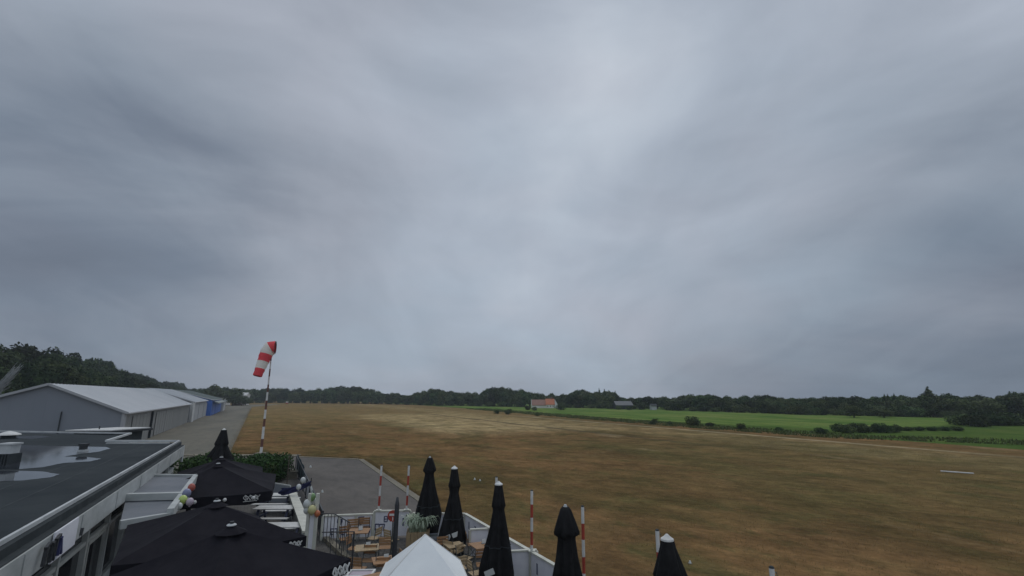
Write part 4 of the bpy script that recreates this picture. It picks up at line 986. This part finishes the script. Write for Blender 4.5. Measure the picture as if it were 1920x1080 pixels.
# inner low screens
def low_wall(lb, a, c, h, m=M['lilac']):
    t = thing('low_screen', lb, 'screen', (a.x, a.y, 0)); d_ = (c - a).normalized()
    b = MB(); b.bar(up(a, h / 2), up(c, h / 2), .04, h - .06); b.build('panel', m, t, world=True)
    b = MB(); b.bar(up(a, h), up(c, h), .12, .05); b.build('cap_rail', M['cream'], t, world=True)
    for q in (a, c):
        b = MB(); b.bar(up(q, 0), up(q, h - .03), .08, .08, up=U); b.build('post', M['cream'], t, world=True)
low_wall('short pale screen jutting inwards from the right-hand fence behind the middle closed parasol', up(W(881, 993, .9), 0), up(W(917, 991, .9), 0), .9)
low_wall('second pale screen crossing under a striped pole beside the hooded closed parasol', up(W(950, 1034, .93), 0), up(W(1006, 1031, .93), 0), .93)
# striped poles
def striped(lb, q, ztop, z0=FZ):
    t = thing('striped_pole', lb, 'pole', (q.x, q.y, z0), rnd.uniform(-.2, .2), 'red and white poles on the terrace fence')
    L = ztop - z0; cuts = [0, .06, .25, .27, .49, .51, .75, .77, 1.0]; h_ = [L * k for k in (0, .10, .32, .55, .77, 1.0)]
    pole = MB(); bm_ = [0, 1, 0, 1, 0]
    for i in range(5):
        pole.tube([(.004 * i, 0, h_[i]), (.004 * (i + 1), 0, h_[i + 1])], .042, 12, mi=bm_[i])
    # stub is white, then red, white, red, white
    pole.build('shaft', [M['white'], M['red']], t, smooth=False)
    b = MB(); b.box((0, 0, .012), (.2, .2, .03)); b.build('foot_plate', M['cream'], t)
    b = MB(); b.tube([(.02, 0, L), (.02, 0, L + .03)], [.046, .03], 10); b.build('end_cap', M['zinc'], t)
    b = MB(); b.tube([(.045, 0, L - .08), (.09, 0, L - .06), (.1, 0, L - .12)], .008, 5); b.build('hook', M['metal'], t)
q = up(gA + dG * .17, 0); striped('striped red and white pole leftmost of all, at the left end of the gate panel', q, D(716, 873, q.y).z, 1.05)
q = up(gB - dG * .17, 0); striped('striped red and white pole at the right end of the gate panel', q, D(765, 873, q.y).z, 1.05)
tl = []
for px_c, py_c, lb in ((931, 895, 'striped pole mostly hidden behind the middle closed parasol'), (997, 920, 'striped red and white pole in full view between two closed parasols'),
                       (1092, 950, 'striped red and white pole just right of the hooded closed parasol'), (1232, 995, 'striped pole touching the lowest closed parasol on its left'), (1447, 1065, 'striped pole of which only the white top shows at the bottom edge')):
    best = None
    for i in range(1600):
        q = up(FC, 0) + Sd * (i * .01); dd = q.y * CP + (2.7 - CZ) * SP
        if dd > 1 and abs(960 + F * q.x / dd - px_c) < 1.2: best = q; break
    if best: striped(lb, best, D(px_c, py_c, best.y).z)

# no-entry sign
q = D(737, 967, 19.3); t = thing('no_entry_sign', 'round red no-entry sign on a grey post beside the slim black post', 'sign', (q.x, 19.3, 0))
b = MB(); b.tube([(0, .03, 0), (0, .03, q.z)], .025, 8); b.build('post', M['metal'], t)
b = MB(); b.tube([(0, 0, q.z), (0, -.02, q.z)], .2, 24); b.build('disc', M['red'], t)
b = MB(); b.box((0, -.03, q.z + .04), (.26, .012, .075)); b.box((0, -.03, q.z - .10), (.03, .012, .12)); b.build('bar', M['white'], t)

# ------------------------------------------------------------------ terrace furniture
def folding_table(lb, p, rz, w=.75, d=.7, h=.74, m='wood', grp='wooden folding tables'):
    t = thing('folding_table', lb, 'table', (p.x, p.y, .014), rz, grp)
    b = MB()
    for i in range(7): b.box((0, -d / 2 + d * (i + .5) / 7, h), (w, d / 7 - .012, .025))
    b.box((-w * .4, 0, h - .025), (.04, d, .025)); b.box((w * .4, 0, h - .025), (.04, d, .025)); b.build('table_top', M[m], t)
    for s in (-1, 1):
        b = MB(); b.tube([(s * w * .42, -d * .4, 0), (s * w * .42, d * .4, h - .04)], .014, 6); b.tube([(s * w * .39, d * .4, 0), (s * w * .39, -d * .4, h - .04)], .014, 6); b.build('leg', M['metal'], t)
    return t
def folding_chair(lb, p, rz, m='wood', grp='wooden folding chairs'):
    t = thing('folding_chair', lb, 'chair', (p.x, p.y, .014), rz, grp)
    b = MB()
    for i in range(5): b.box((0, -.16 + i * .08, .45), (.40, .068, .018))
    b.build('seat', M[m], t)
    b = MB()
    for i in range(3): b.box((0, .215 + i * .012, .62 + i * .09), (.40, .016, .07))
    b.build('backrest', M[m], t)
    for s in (-1, 1):
        b = MB(); b.tube([(s * .21, -.22, 0), (s * .21, .18, .45), (s * .21, .24, .86)], .013, 6); b.tube([(s * .19, .24, 0), (s * .19, -.18, .44)], .013, 6); b.build('leg', M['metal'], t)
    return t
TB = [(673, 996, 'wooden slatted table at the head of the left group by the stair rail'), (688, 1027, 'pale wooden slatted table in the middle of the left group'), (722, 1050, 'wooden slatted table right of the left group by the slim black post'),
      (905, 1022, 'orange wooden table beside the middle closed parasol'), (703, 1084, 'wooden table at the bottom edge beside the white cooler')]
for i, (x_, y_, lb) in enumerate(TB):
    p = W(x_, y_, .75) ; folding_table(lb, up(p, 0), ANG + R(-20 + i * 7), m='palewood' if i == 1 else 'wood')
CHR = [(661, 988, 200, 'wooden folding chair farthest back near the fence prints'), (684, 985, 190, 'wooden folding chair turned to the fence behind the first table'), (700, 1007, 250, 'pale folding chair right of the first table'),
       (664, 1026, 80, 'wooden folding chair left of the middle table'), (690, 1048, 0, 'wooden folding chair in front of the middle table'), (722, 1024, 190, 'folding chair with its back to the slim black post'),
       (738, 1056, 300, 'folding chair half behind the white canopy edge'), (716, 1074, 10, 'wooden folding chair just above the bottom edge'), (886, 1018, 100, 'pinkish wooden folding chair left of the orange table'),
       (917, 1006, 200, 'folding chair tucked against the pale screen'), (872, 1044, 60, 'folding chair with white cushion right of the canopy'), (905, 1056, 10, 'folding chair with bare metal legs below the orange table'), (847, 1032, 150, 'folding chair under the second closed parasol')]
for x_, y_, a_, lb in CHR:
    p = W(x_, y_, .5); folding_chair(lb, up(p, 0), R(a_), m=('palewood' if x_ in (700, 872, 847) else 'wood'))
for x_, y_, a_, lb in ((861, 1062, 200, 'folding chair at the right edge of the white canopy, lowest there'), (893, 1072, 120, 'folding chair left of the middle closed parasol at the bottom edge'), (832, 1030, 20, 'folding chair closest to the right slope of the white canopy'),
                       (672, 1064, 170, 'folding chair between the parasol logo and the slim black post'), (648, 1008, 30, 'folding chair beside the stair railing post'), (735, 1010, 140, 'lone folding chair right behind the slim black post')):
    p = W(x_, y_, .5); folding_chair(lb, up(p, 0), R(a_), m='palewood' if x_ % 2 else 'wood')
p = W(852, 1022, .75); folding_table('small pale table half hidden under the second closed parasol', up(p, 0), .5, w=.6, d=.6, m='palewood')
for x_, y_, lb in ((676, 994, 'small white menu holder on the head table of the left group'), (690, 1025, 'small white menu holder on the pale middle table'), (724, 1048, 'small white menu holder on the table by the slim black post'), (907, 1019, 'small white menu holder on the orange table')):
    p = W(x_, y_, .765); t = thing('menu_holder', lb, 'menu holder', p, .4); b = MB(); b.hexa([(-.07, -.04, 0), (.07, -.04, 0), (.07, .04, 0), (-.07, .04, 0), (-.07, -.008, .14), (.07, -.008, .14), (.07, .008, .14), (-.07, .008, .14)]); b.build('card', M['bwhite'], t)
    b = MB(); b.box((0, 0, .004), (.16, .10, .01)); b.build('foot', M['darkmetal'], t)
q0, q1 = up(W(972, 1080, .2), 0), up(W(992, 1046, .6), 0); t = thing('leaning_board', 'dark brown board leaning on the fence under the striped pole', 'board', (q1.x, q1.y, 0))
b = MB(); b.hexa([q0 + Vector((-.25, 0, .02)), q0 + Vector((.05, 0, .02)), q0 + Vector((.05, .05, .02)), q0 + Vector((-.25, .05, .02)), q1 + Vector((-.2, 0, .85)), q1 + Vector((.1, 0, .85)), q1 + Vector((.1, .05, .85)), q1 + Vector((-.2, .05, .85))]); b.build('panel', M['bark'], t, world=True)
b = MB(); b.bar(q1 + Vector((-.22, .02, .87)), q1 + Vector((.12, .02, .87)), .07, .04); b.build('edge_strip', M['metal'], t, world=True)
# planter with pale plant
p = up(W(783, 1026, .05), 0)
t = thing('planter', 'wooden slat planter full of pale arching leaves under the leftmost closed parasol', 'planter', (p.x, p.y, .014), ANG * .3)
b = MB(); 
for i in range(6):
    for s in (-1, 1):
        b.box((-.33 + i * .132, s * .34, .32), (.115, .03, .64)); b.box((s * .41, -.28 + i * .112, .32), (.03, .10, .64))
b.box((0, 0, .58), (.78, .64, .05)); b.build('crate', M['palewood'], t)
r = random.Random(5); b = MB()
for i in range(190):
    a_ = r.random() * 6.28; l_ = .28 + .32 * r.random(); x0_, y0_ = r.uniform(-.3, .3), r.uniform(-.2, .2); dx, dy = math.cos(a_), math.sin(a_); w_ = .022
    pr = [(x0_, y0_, .6), (x0_ + dx * l_ * .35, y0_ + dy * l_ * .35, .6 + l_ * .8), (x0_ + dx * l_ * .8, y0_ + dy * l_ * .8, .6 + l_ * .95), (x0_ + dx * l_ * 1.1, y0_ + dy * l_ * 1.1, .6 + l_ * .55)]
    vs = []
    for (x, y, z), k in zip(pr, (1, 1.2, .9, .1)): vs += [(x - dy * w_ * k, y + dx * w_ * k, z), (x + dy * w_ * k, y - dx * w_ * k, z)]
    b.add(vs, [(0, 1, 3, 2), (2, 3, 5, 4), (4, 5, 7, 6)])
b.build('foliage', M['paleleaf'], t)
p = up(W(806, 1028, .1), 0); t = thing('wooden_crate', 'grey-blue slatted crate right beside the wooden planter', 'crate', (p.x, p.y, .014), .2)
b = MB()
for i in range(4): b.box((0, -.24, .09 + i * .13), (.6, .02, .1)); b.box((0, .24, .09 + i * .13), (.6, .02, .1)); b.box((.3, 0, .09 + i * .13), (.02, .46, .1)); b.box((-.3, 0, .09 + i * .13), (.02, .46, .1))
b.build('slats', M['hangwall'], t); b = MB(); b.box((0, 0, .35), (.54, .42, .3)); b.build('contents', M['zinc'], t)
# white stones heap / cushions by canopy
for i, (x_, y_) in enumerate(((820, 1012), (828, 1019), (836, 1000), (838, 1010))):
    p = W(x_, y_, .35); t = thing('cushion', ('cream cushion lying lowest beside the white canopy edge', 'pinkish cushion above the lowest one beside the canopy', 'pale cushion against the second closed parasol', 'rumpled white cushion under the second closed parasol')[i], 'cushion', (p.x, p.y, .2), i * .9)
    b = MB(); b.ball((0, 0, .1), .2, 14, 8, .5); b.build('cover', M['cream'] if i % 2 == 0 else M['pink'], t, smooth=True); b = MB(); b.box((0, 0, -.09), (.42, .42, .17)); b.build('pouf', M['zinc'], t)
# stair rail and ramp
r0 = up(W(606, 1010, .0), 0); r1 = up(W(662, 1050, .0), 0)
tR = thing('stair_railing', 'dark metal bar railing sloping down beside the steps at the left of the terrace', 'railing', (r0.x, r0.y, 0))
ra, rb, rc = up(W(606, 963, 1.05), 0), up(W(656, 1000, .9), 0), up(W(657, 1063, .9), 0)
b = MB(); Pr = []
rr0 = D(603, 963, 19.2); rr1 = D(628, 964, 19.0); rr2 = D(655, 979, 17.8); rr3 = D(664, 996, 15.4)
b.tube([rr0, rr1, rr2], .02, 6); b.tube([D(604, 998, 18.2), D(664, 997, 15.8)], .018, 6); b.build('handrail', M['darkmetal'], tR, world=True)
for i in range(9):
    f_ = i / 8; q = rr0.lerp(rr1, f_ * 2) if f_ < .5 else rr1.lerp(rr2, f_ * 2 - 1); b = MB(); b.tube([(q.x, q.y, max(0, q.z - 1.0)), tuple(q)], .012, 6); b.build('baluster', M['darkmetal'], tR, world=True)
for i in range(5):
    q = D(622 + i * 10.5, 998, 16.6 - .2 * i); b = MB(); b.tube([(q.x, q.y, 0.02), tuple(q)], .012, 6); b.build('baluster', M['darkmetal'], tR, world=True)
b = MB(); q = D(664, 997, 15.8); b.tube([(q.x, q.y, 0), tuple(q)], .025, 6); b.build('newel_post', M['darkmetal'], tR, world=True)
ka, kc, ke = up(W(605, 1000, .15), 0), up(W(648, 1040, .15), 0), up(W(660, 1045, .15), 0)
t = thing('concrete_kerb', 'pale stone edging running diagonally beside the dark parasol and steps', 'kerb', (ka.x, ka.y, 0))
b = MB(); b.bar(up(ka, .08), up(kc, .08), .22, .16); b.bar(up(kc, .08), up(ke, .08), .18, .155); b.build('edging', M['kerb'], t, world=True)
p = W(676, 1077, .7); t = thing('white_cooler', 'white-rimmed grey box at the bottom edge between parasol and white canopy', 'box', (p.x, p.y, 0), R(3))
b = MB(); b.box((0, 0, .35), (.62, .5, .7)); b.build('body', M['zinc'], t); b = MB(); b.box((0, .25, .72), (.74, .06, .06)); b.box((0, -.25, .72), (.74, .06, .06)); b.box((.34, 0, .72), (.06, .44, .06)); b.box((-.34, 0, .72), (.06, .44, .06)); b.build('rim', M['white'], t)
b = MB(); b.box((0, 0, .705), (.6, .44, .02)); b.build('lid', M['pink'], t)

# ------------------------------------------------------------------ front court: white picnic tables, wall cap, balloon arch, banners
def picnic(lb, p, rz, L=1.75):
    t = thing('picnic_table', lb, 'picnic table', (p.x, p.y, .014), rz, 'white picnic tables')
    b = MB()
    for i in range(4): b.box((0, -.28 + i * .187, .75), (L, .17, .035))
    b.build('table_top', M['white'], t)
    for s in (-1, 1):
        b = MB(); b.box((0, s * .72, .45), (L, .26, .035)); b.build('bench', M['white'], t)
        b = MB(); b.bar((s * L * .36, -.75, .40), (s * L * .36, .75, .40), .05, .09); b.bar((s * L * .36, -.62, 0), (s * L * .36, -.2, .73), .05, .09, up=(1, 0, 0)); b.bar((s * L * .36, .62, 0), (s * L * .36, .2, .73), .05, .09, up=(1, 0, 0)); b.build('leg_frame', M['bluegrey'], t)
for x_, y_, lb in ((520, 928, 'white picnic table farthest back, partly under the globe-light parasol'), (517, 952, 'white picnic table in the middle of the row'), (532, 985, 'white picnic table nearest, half hidden by the front parasol')):
    p = W(x_, y_, .75); picnic(lb, up(p, 0), R(2))
a, c_ = up(W(546, 918, .85), 0), up(W(577, 996, .85), 0)
t = thing('low_white_wall', 'low wall with broad cream cap running beside the white picnic tables', 'wall', (a.x, a.y, 0))
b = MB(); b.bar(up(a, .40), up(c_, .40), .2, .8); b.build('wall_body', M['frame'], t, world=True); b = MB(); b.bar(up(a, .84), up(c_, .84), .36, .07); b.build('cap', M['cream'], t, world=True)
# balloon arch: white frame with grey panel
Ya = 18.6; t = thing('entrance_arch', 'white framed grey panel hung with balloons beside the black fence', 'arch', (D(584, 1000, Ya).x, Ya, 0))
zt_ = D(584, 962, Ya).z
for x_ in (577, 592):
    q = D(x_, 980, Ya); b = MB(); b.bar((q.x, Ya, 0), (q.x, Ya, D(x_, 925, Ya).z), .1, .1, up=(0, 1, 0)); b.build('post', M['cream'], t, world=True)
q0, q1 = D(579, 1000, Ya + .02), D(590, 1000, Ya + .02); b = MB(); b.hexa([(q0.x, Ya, .1), (q1.x, Ya, .1), (q1.x, Ya + .04, .1), (q0.x, Ya + .04, .1), (q0.x, Ya, zt_), (q1.x, Ya, zt_), (q1.x, Ya + .04, zt_), (q0.x, Ya + .04, zt_)]); b.build('panel', M['lilac'], t, world=True)
for a_ in ((576, 945, Ya, M['bwhite'], .17, 'white balloon left of the arch top'), (585, 956, Ya - .15, M['yellow'], .17, 'creamy yellow balloon at the foot of the balloon bunch'), (595, 963, Ya - .1, M['orange'], .12, 'small orange balloon right of the arch post'),
           (585, 932, Ya + .1, M['bgreen'], .15, 'green balloon high on the arch'), (589, 940, Ya + .3, M['bwhite'], .13, 'white balloon right under the green one'), (575, 957, Ya, M['bwhite'], .13, 'smaller white balloon low on the arch left post'),
           (568, 900, Ya + 6, M['bwhite'], .14, 'white balloon tied on the black fence by the navy cloth'), (560, 913, Ya + 3, M['bwhite'], .12, 'white balloon lying over the grey screen')): balloon(*a_)
# black fence with banners on the left of the yard
f0, f1 = up(FL, 0), up(W(556, 857, 1.0), 0); d_ = (f1 - f0).normalized()
t = thing('banner_fence', 'black rail fence hung with a teal mesh banner and a grey banner along the yard', 'fence', (f0.x, f0.y, 0))
Lb = (f1 - f0).length; k = 9
for i in range(k + 1):
    q = f0 + d_ * (Lb * i / k); b = MB(); b.bar(up(q, 0), up(q, 1.12), .06, .06, up=U); b.build('post', M['darkmetal'], t, world=True)
b = MB(); b.bar(up(f0, 1.1), up(f1, 1.1), .05, .05); b.bar(up(f0, .15), up(f1, .15), .04, .04); b.build('rail', M['darkmetal'], t, world=True)
def sheet_on(a_, c_, z0, z1, m, nm):
    b = MB(); n_ = 8; vs = []
    for i in range(n_ + 1):
        q = f0 + d_ * (a_ + (c_ - a_) * i / n_) + V * (.05 + .03 * math.sin(i * 2)); vs += [up(q, z0 + .03 * math.sin(i)), up(q, z1)]
    b.add(vs, [(2 * i, 2 * i + 2, 2 * i + 3, 2 * i + 1) for i in range(n_)]); b.build(nm, m, t, world=True)
sheet_on(Lb - 8, Lb - .2, .1, 1.25, M['teal'], 'banner'); sheet_on(Lb - 13, Lb - 8.3, .2, 1.05, M['hangwall_light'], 'banner'); sheet_on(0.2, 5, .1, 1.0, M['darkmetal'], 'mesh_panel')
q = D(564, 908, 25.2); t = thing('folded_flag', 'crumpled navy blue cloth hanging over the fence by the grey screen', 'flag', (q.x, q.y, 0))
b = MB(); n_ = 9; vs = []
for i in range(n_):
    for j in range(n_):
        u_, v_ = i / 8, j / 8; vs.append((-1.0 + 1.5 * u_ + .05 * math.sin(j), .1 * math.sin(i * 2.1 + j), q.z - .35 * v_ * (1 - .5 * u_) - .18 + .35 * u_ * u_))
b.add(vs, [(i * n_ + j, (i + 1) * n_ + j, (i + 1) * n_ + j + 1, i * n_ + j + 1) for i in range(8) for j in range(8)]); b.build('cloth', M['navy'], t, smooth=True)
b = MB(); b.tube([(.45, 0, 0), (.5, 0, q.z + .3)], .02, 6); b.build('staff', M['darkmetal'], t)
b = MB(); b.tube([(.5, 0, q.z - .1), (.62, .0, q.z - .5), (.75, 0, q.z - .9)], [.05, .06, .04], 6); b.build('ribbon', M['bwhite'], t)
a, c_ = up(W(484, 899, 1.05), 0), up(W(545, 909, 1.05), 0)
t = thing('glass_screen', 'grey glass wind screen with pale top rail beyond the picnic tables', 'screen', (a.x, a.y, 0)); b = MB(); b.bar(up(a, .5), up(c_, .5), .02, .95); b.build('pane', M['hangwall'], t, world=True)
b = MB(); b.bar(up(a, 1.0), up(c_, 1.0), .05, .05); b.build('top_rail', M['frame'], t, world=True)
for q in (a, c_): b = MB(); b.bar(up(q, 0), up(q, 1.0), .05, .05, up=U); b.build('post', M['frame'], t, world=True)
q = up(W(537, 915, .0), 0); zt_ = D(541, 856, q.y).z; t = thing('lamp_pole', 'thin brown metal pole standing between hedge and navy cloth', 'pole', (q.x, q.y, 0))
b = MB(); b.tube([(0, 0, 0), (0, 0, zt_)], .035, 8); b.build('shaft', M['bark'], t); b = MB(); b.prism([(-.12, -.12), (.12, -.12), (.12, .12), (-.12, .12)], .015, .06); b.build('foot', M['darkmetal'], t)
q = up(W(533, 889, .3), 0); t = thing('stone_block', 'pale grey stone seat block beyond the glass screen', 'block', (q.x, q.y, 0), ANG)
b = MB(); b.box((0, 0, .22), (1.6, 1.0, .42)); b.build('base', M['kerb'], t); b = MB(); b.box((0, 0, .46), (1.7, 1.1, .06)); b.build('slab', M['apron'], t)
# hedge: two clipped masses and flower pots
def hedge(lb, x0, x1, ytop, Y, depth, seed, m='hedge'):
    a, c_ = D(x0, ytop, Y), D(x1, ytop, Y); w_ = c_.x - a.x; h = a.z; r = np.random.RandomState(seed)
    t = thing('hedge', lb, 'hedge', ((a.x + c_.x) / 2, Y, 0))
    lobes = []
    for i in range(int(w_ / .7) + 2):
        for j in range(int(depth / .8) + 1):
            for z_ in (.35, .75): lobes.append(((-w_ / 2 + .3 + (w_ - .6) * i / (int(w_ / .7) + 1) + r.uniform(-.1, .1), j * .8 + r.uniform(-.1, .1), h * z_), (.52, .5, h * .28 + .1 * r.rand())))
    q = crown_pts(9000, lobes, .085, r); q[:, 2] = np.maximum(q[:, 2], .02); numpy_mesh('foliage', q, 4, M[m], t)
    b = MB()
    for i in range(6): b.tube([(-w_ / 2 + w_ * (i + .5) / 6, depth / 2, 0), (-w_ / 2 + w_ * (i + .6) / 6, depth / 2, h * .7)], [.03, .01], 5)
    b.build('stem', M['bark'], t)
hedge('clipped green hedge left of the closed parasol, against the clubhouse corner', 332, 398, 861, 33, 3.2, 1)
hedge('clipped green hedge right of the closed parasol with a round end', 440, 516, 860, 33, 3.0, 2)
p = up(W(503, 903, .2), 0); t = thing('potted_plant', 'dark leafy plant in a pale pot at the right end of the hedge', 'potted plant', (p.x, p.y, .014))
b = MB(); b.tube([(0, 0, 0), (0, 0, .35), (0, 0, .4)], [.2, .28, .3], 14); b.build('pot', M['frame'], t); q = crown_pts(900, [((0, 0, .85), (.42, .42, .5))], .07, np.random.RandomState(4)); numpy_mesh('foliage', q, 4, M['leaf2'], t)

# ------------------------------------------------------------------ windsock
mb_ = W(489, 852); t = thing('windsock_mast', 'tall striped mast carrying a drooping red and white windsock', 'windsock', (mb_.x, mb_.y, 0))
zt_ = D(511.5, 656, mb_.y).z; n_ = 11; b = MB()
cutz = [0] + [D(500, y_, mb_.y).z for y_ in (838, 823, 800, 785, 768, 751, 735, 721, 706, 692, 677)] + [zt_]
for i, (z0_, z1_) in enumerate(zip(cutz, cutz[1:])):
    r0_ = .13 - .08 * (z0_ / zt_); r1_ = .13 - .08 * (z1_ / zt_); b.tube([(0, 0, z0_), (0, 0, z1_)], [r0_, r1_], 12, mi=i % 2)
b.build('mast', [M['white'], M['mastred']], t)
b = MB(); b.tube([(0, 0, zt_), (0, 0, zt_ + .25), (.12, -.1, zt_ + .3)], .05, 8); b.build('swivel', M['darkmetal'], t)
b = MB(); b.prism([(-.5, -.5), (.5, -.5), (.5, .5), (-.5, .5)], 0, .15); b.build('foundation', M['kerb'], t)
Ym = mb_.y
ctr = [D(x_, y_, Ym - k * .12) for k, (x_, y_) in enumerate(((516.5, 651.5), (507.5, 652.5), (501, 660), (497, 669), (493.5, 678), (489.5, 687), (486, 696), (482.5, 705)))]
axm = (ctr[1] - ctr[0]).normalized()
rad = [.62, .72, .66, .60, .55, .50, .45, .42]
# resample
P_, R_ = [], []
for i in range(len(ctr) - 1):
    for k in range(4):
        f_ = k / 4; P_.append(ctr[i].lerp(ctr[i + 1], f_)); R_.append((rad[i] + (rad[i + 1] - rad[i]) * f_) * (1 + .03 * math.sin((i * 4 + k) * 1.7)))
P_.append(ctr[-1]); R_.append(rad[-1]); n_p = len(P_)
for it in range(2): P_ = [P_[0]] + [(P_[i - 1] + P_[i] * 2 + P_[i + 1]) / 4 for i in range(1, n_p - 1)] + [P_[-1]]
cuts = [0, 4, 10, 16, 22, n_p - 1]
def sock_ring(i, n_=20):
    d0 = (P_[min(i + 1, n_p - 1)] - P_[max(i - 1, 0)]).normalized()
    if i < 3: d0 = (d0 * .6 + Vector((-1, -.35, .1)).normalized() * .7).normalized()
    x = d0.cross(Vector((0, 1, 0))).normalized(); y = d0.cross(x).normalized()
    return [P_[i] + (x * math.cos(2 * math.pi * j / n_) + y * math.sin(2 * math.pi * j / n_) * .92) * R_[i] * (1 + .04 * math.sin(3 * j + i * .7)) for j in range(n_)]
for k in range(5):
    b = MB(); vs = []; rows = list(range(cuts[k], cuts[k + 1] + 1))
    for i in rows: vs += sock_ring(i)
    b.add(vs, [(i * 20 + j, i * 20 + (j + 1) % 20, (i + 1) * 20 + (j + 1) % 20, (i + 1) * 20 + j) for i in range(len(rows) - 1) for j in range(20)])
    b.build('red_band' if k % 2 == 0 else 'white_band', M['sockred'] if k % 2 == 0 else M['sockwhite'], t, smooth=True, world=True)
b = MB(); rg = sock_ring(0); b.tube(rg + [rg[0], rg[1]], .03, 6); b.build('hoop', M['darkmetal'], t, world=True)
b = MB(); b.tube([(mb_.x, mb_.y, zt_ + .2), tuple(rg[2])], .02, 6); b.tube([(mb_.x, mb_.y, zt_ + .1), tuple(rg[10])], .02, 6); b.build('bracket', M['darkmetal'], t, world=True)

# ------------------------------------------------------------------ small markers on the airfield
a, c_ = W(1764, 884.5), W(1826, 889); t = thing('runway_marker', 'long white board lying flat on the brown field at the right', 'marker', ((a.x + c_.x) / 2, (a.y + c_.y) / 2, 0))
b = MB(); b.bar((a.x, a.y, .055), (c_.x, c_.y, .055), .22, .05); b.build('board', M['white'], t, world=True); b = MB()
for f_ in (.15, .85): q = a.lerp(c_, f_); b.box((q.x, q.y, .015), (.12, .3, .03))
b.build('batten', M['bark'], t, world=True)
for x_, y_, r_, lb in ((890, 900, .07, 'small white cone left of the pair on the near brown field'), (900, 902, .06, 'small white cone right of the pair on the near brown field'), (1294, 1057, .05, 'single small white cone right of the lowest closed parasol'),
                      (582, 877, .09, 'small pale cone on the asphalt yard'), (604, 924, .08, 'small pale cone on the asphalt near the balloons'), (1213, 762.5, .5, 'white post at the foot of the far treeline')):
    p = W(x_, y_); t = thing('ground_cone', lb, 'marker cone', p); b = MB(); b.tube([(0, 0, .02), (0, 0, r_ * 2)], [r_, r_ * .4], 10); b.build('cone', M['bwhite'], t); b = MB(); b.box((0, 0, .012), (r_ * 2.4, r_ * 2.4, .02)); b.build('foot', M['kerb'], t)

# ------------------------------------------------------------------ frayed rope end poking in at the left
Yr = 2.3; a, c_ = D(-70, 800, Yr), D(40, 684, Yr + .1); t = thing('frayed_rope', 'pale frayed rope end poking in from the left before the dark trees', 'rope', a)
r = random.Random(2); b = MB(); dd = (c_ - a)
for i in range(110):
    e_ = 1 - .8 * r.random() ** 1.6; st = a + Vector((r.uniform(-.02, .02), r.uniform(-.02, .02), r.uniform(-.035, .035))); sp_ = (1 - e_) * .05 + .012
    b.tube([st, a + dd * e_ * .5 + Vector((r.uniform(-.02, .02), 0, r.uniform(-.03, .03))), a + dd * e_ + Vector((r.uniform(-sp_, sp_), r.uniform(-.02, .02), r.uniform(-sp_, sp_)))], [.0012, .0012, .0005], 3)
b.build('fibres', M['rope'], t, world=True)
b = MB(); e2 = a - dd * .6; b.tube([tuple(e2), tuple(a + dd * .1)], .02, 8); b.build('cord', M['rope'], t, world=True)

# ------------------------------------------------------------------ haze
b = MB(); b.box((0, 0, 9.5), (1500, 1500, 21)); hz = b.build('haze', []); tag(hz, 'thin grey summer haze over the whole airfield', 'haze', kind='stuff')
m = bpy.data.materials.new('haze_air'); m.use_nodes = True; m.node_tree.nodes.clear(); o_ = m.node_tree.nodes.new('ShaderNodeOutputMaterial')
pv = m.node_tree.nodes.new('ShaderNodeVolumePrincipled'); pv.inputs['Color'].default_value = (.75, .82, .9, 1); pv.inputs['Density'].default_value = .00042; pv.inputs['Anisotropy'].default_value = .2
m.node_tree.links.new(pv.outputs[0], o_.inputs['Volume']); hz.data.materials.append(m)
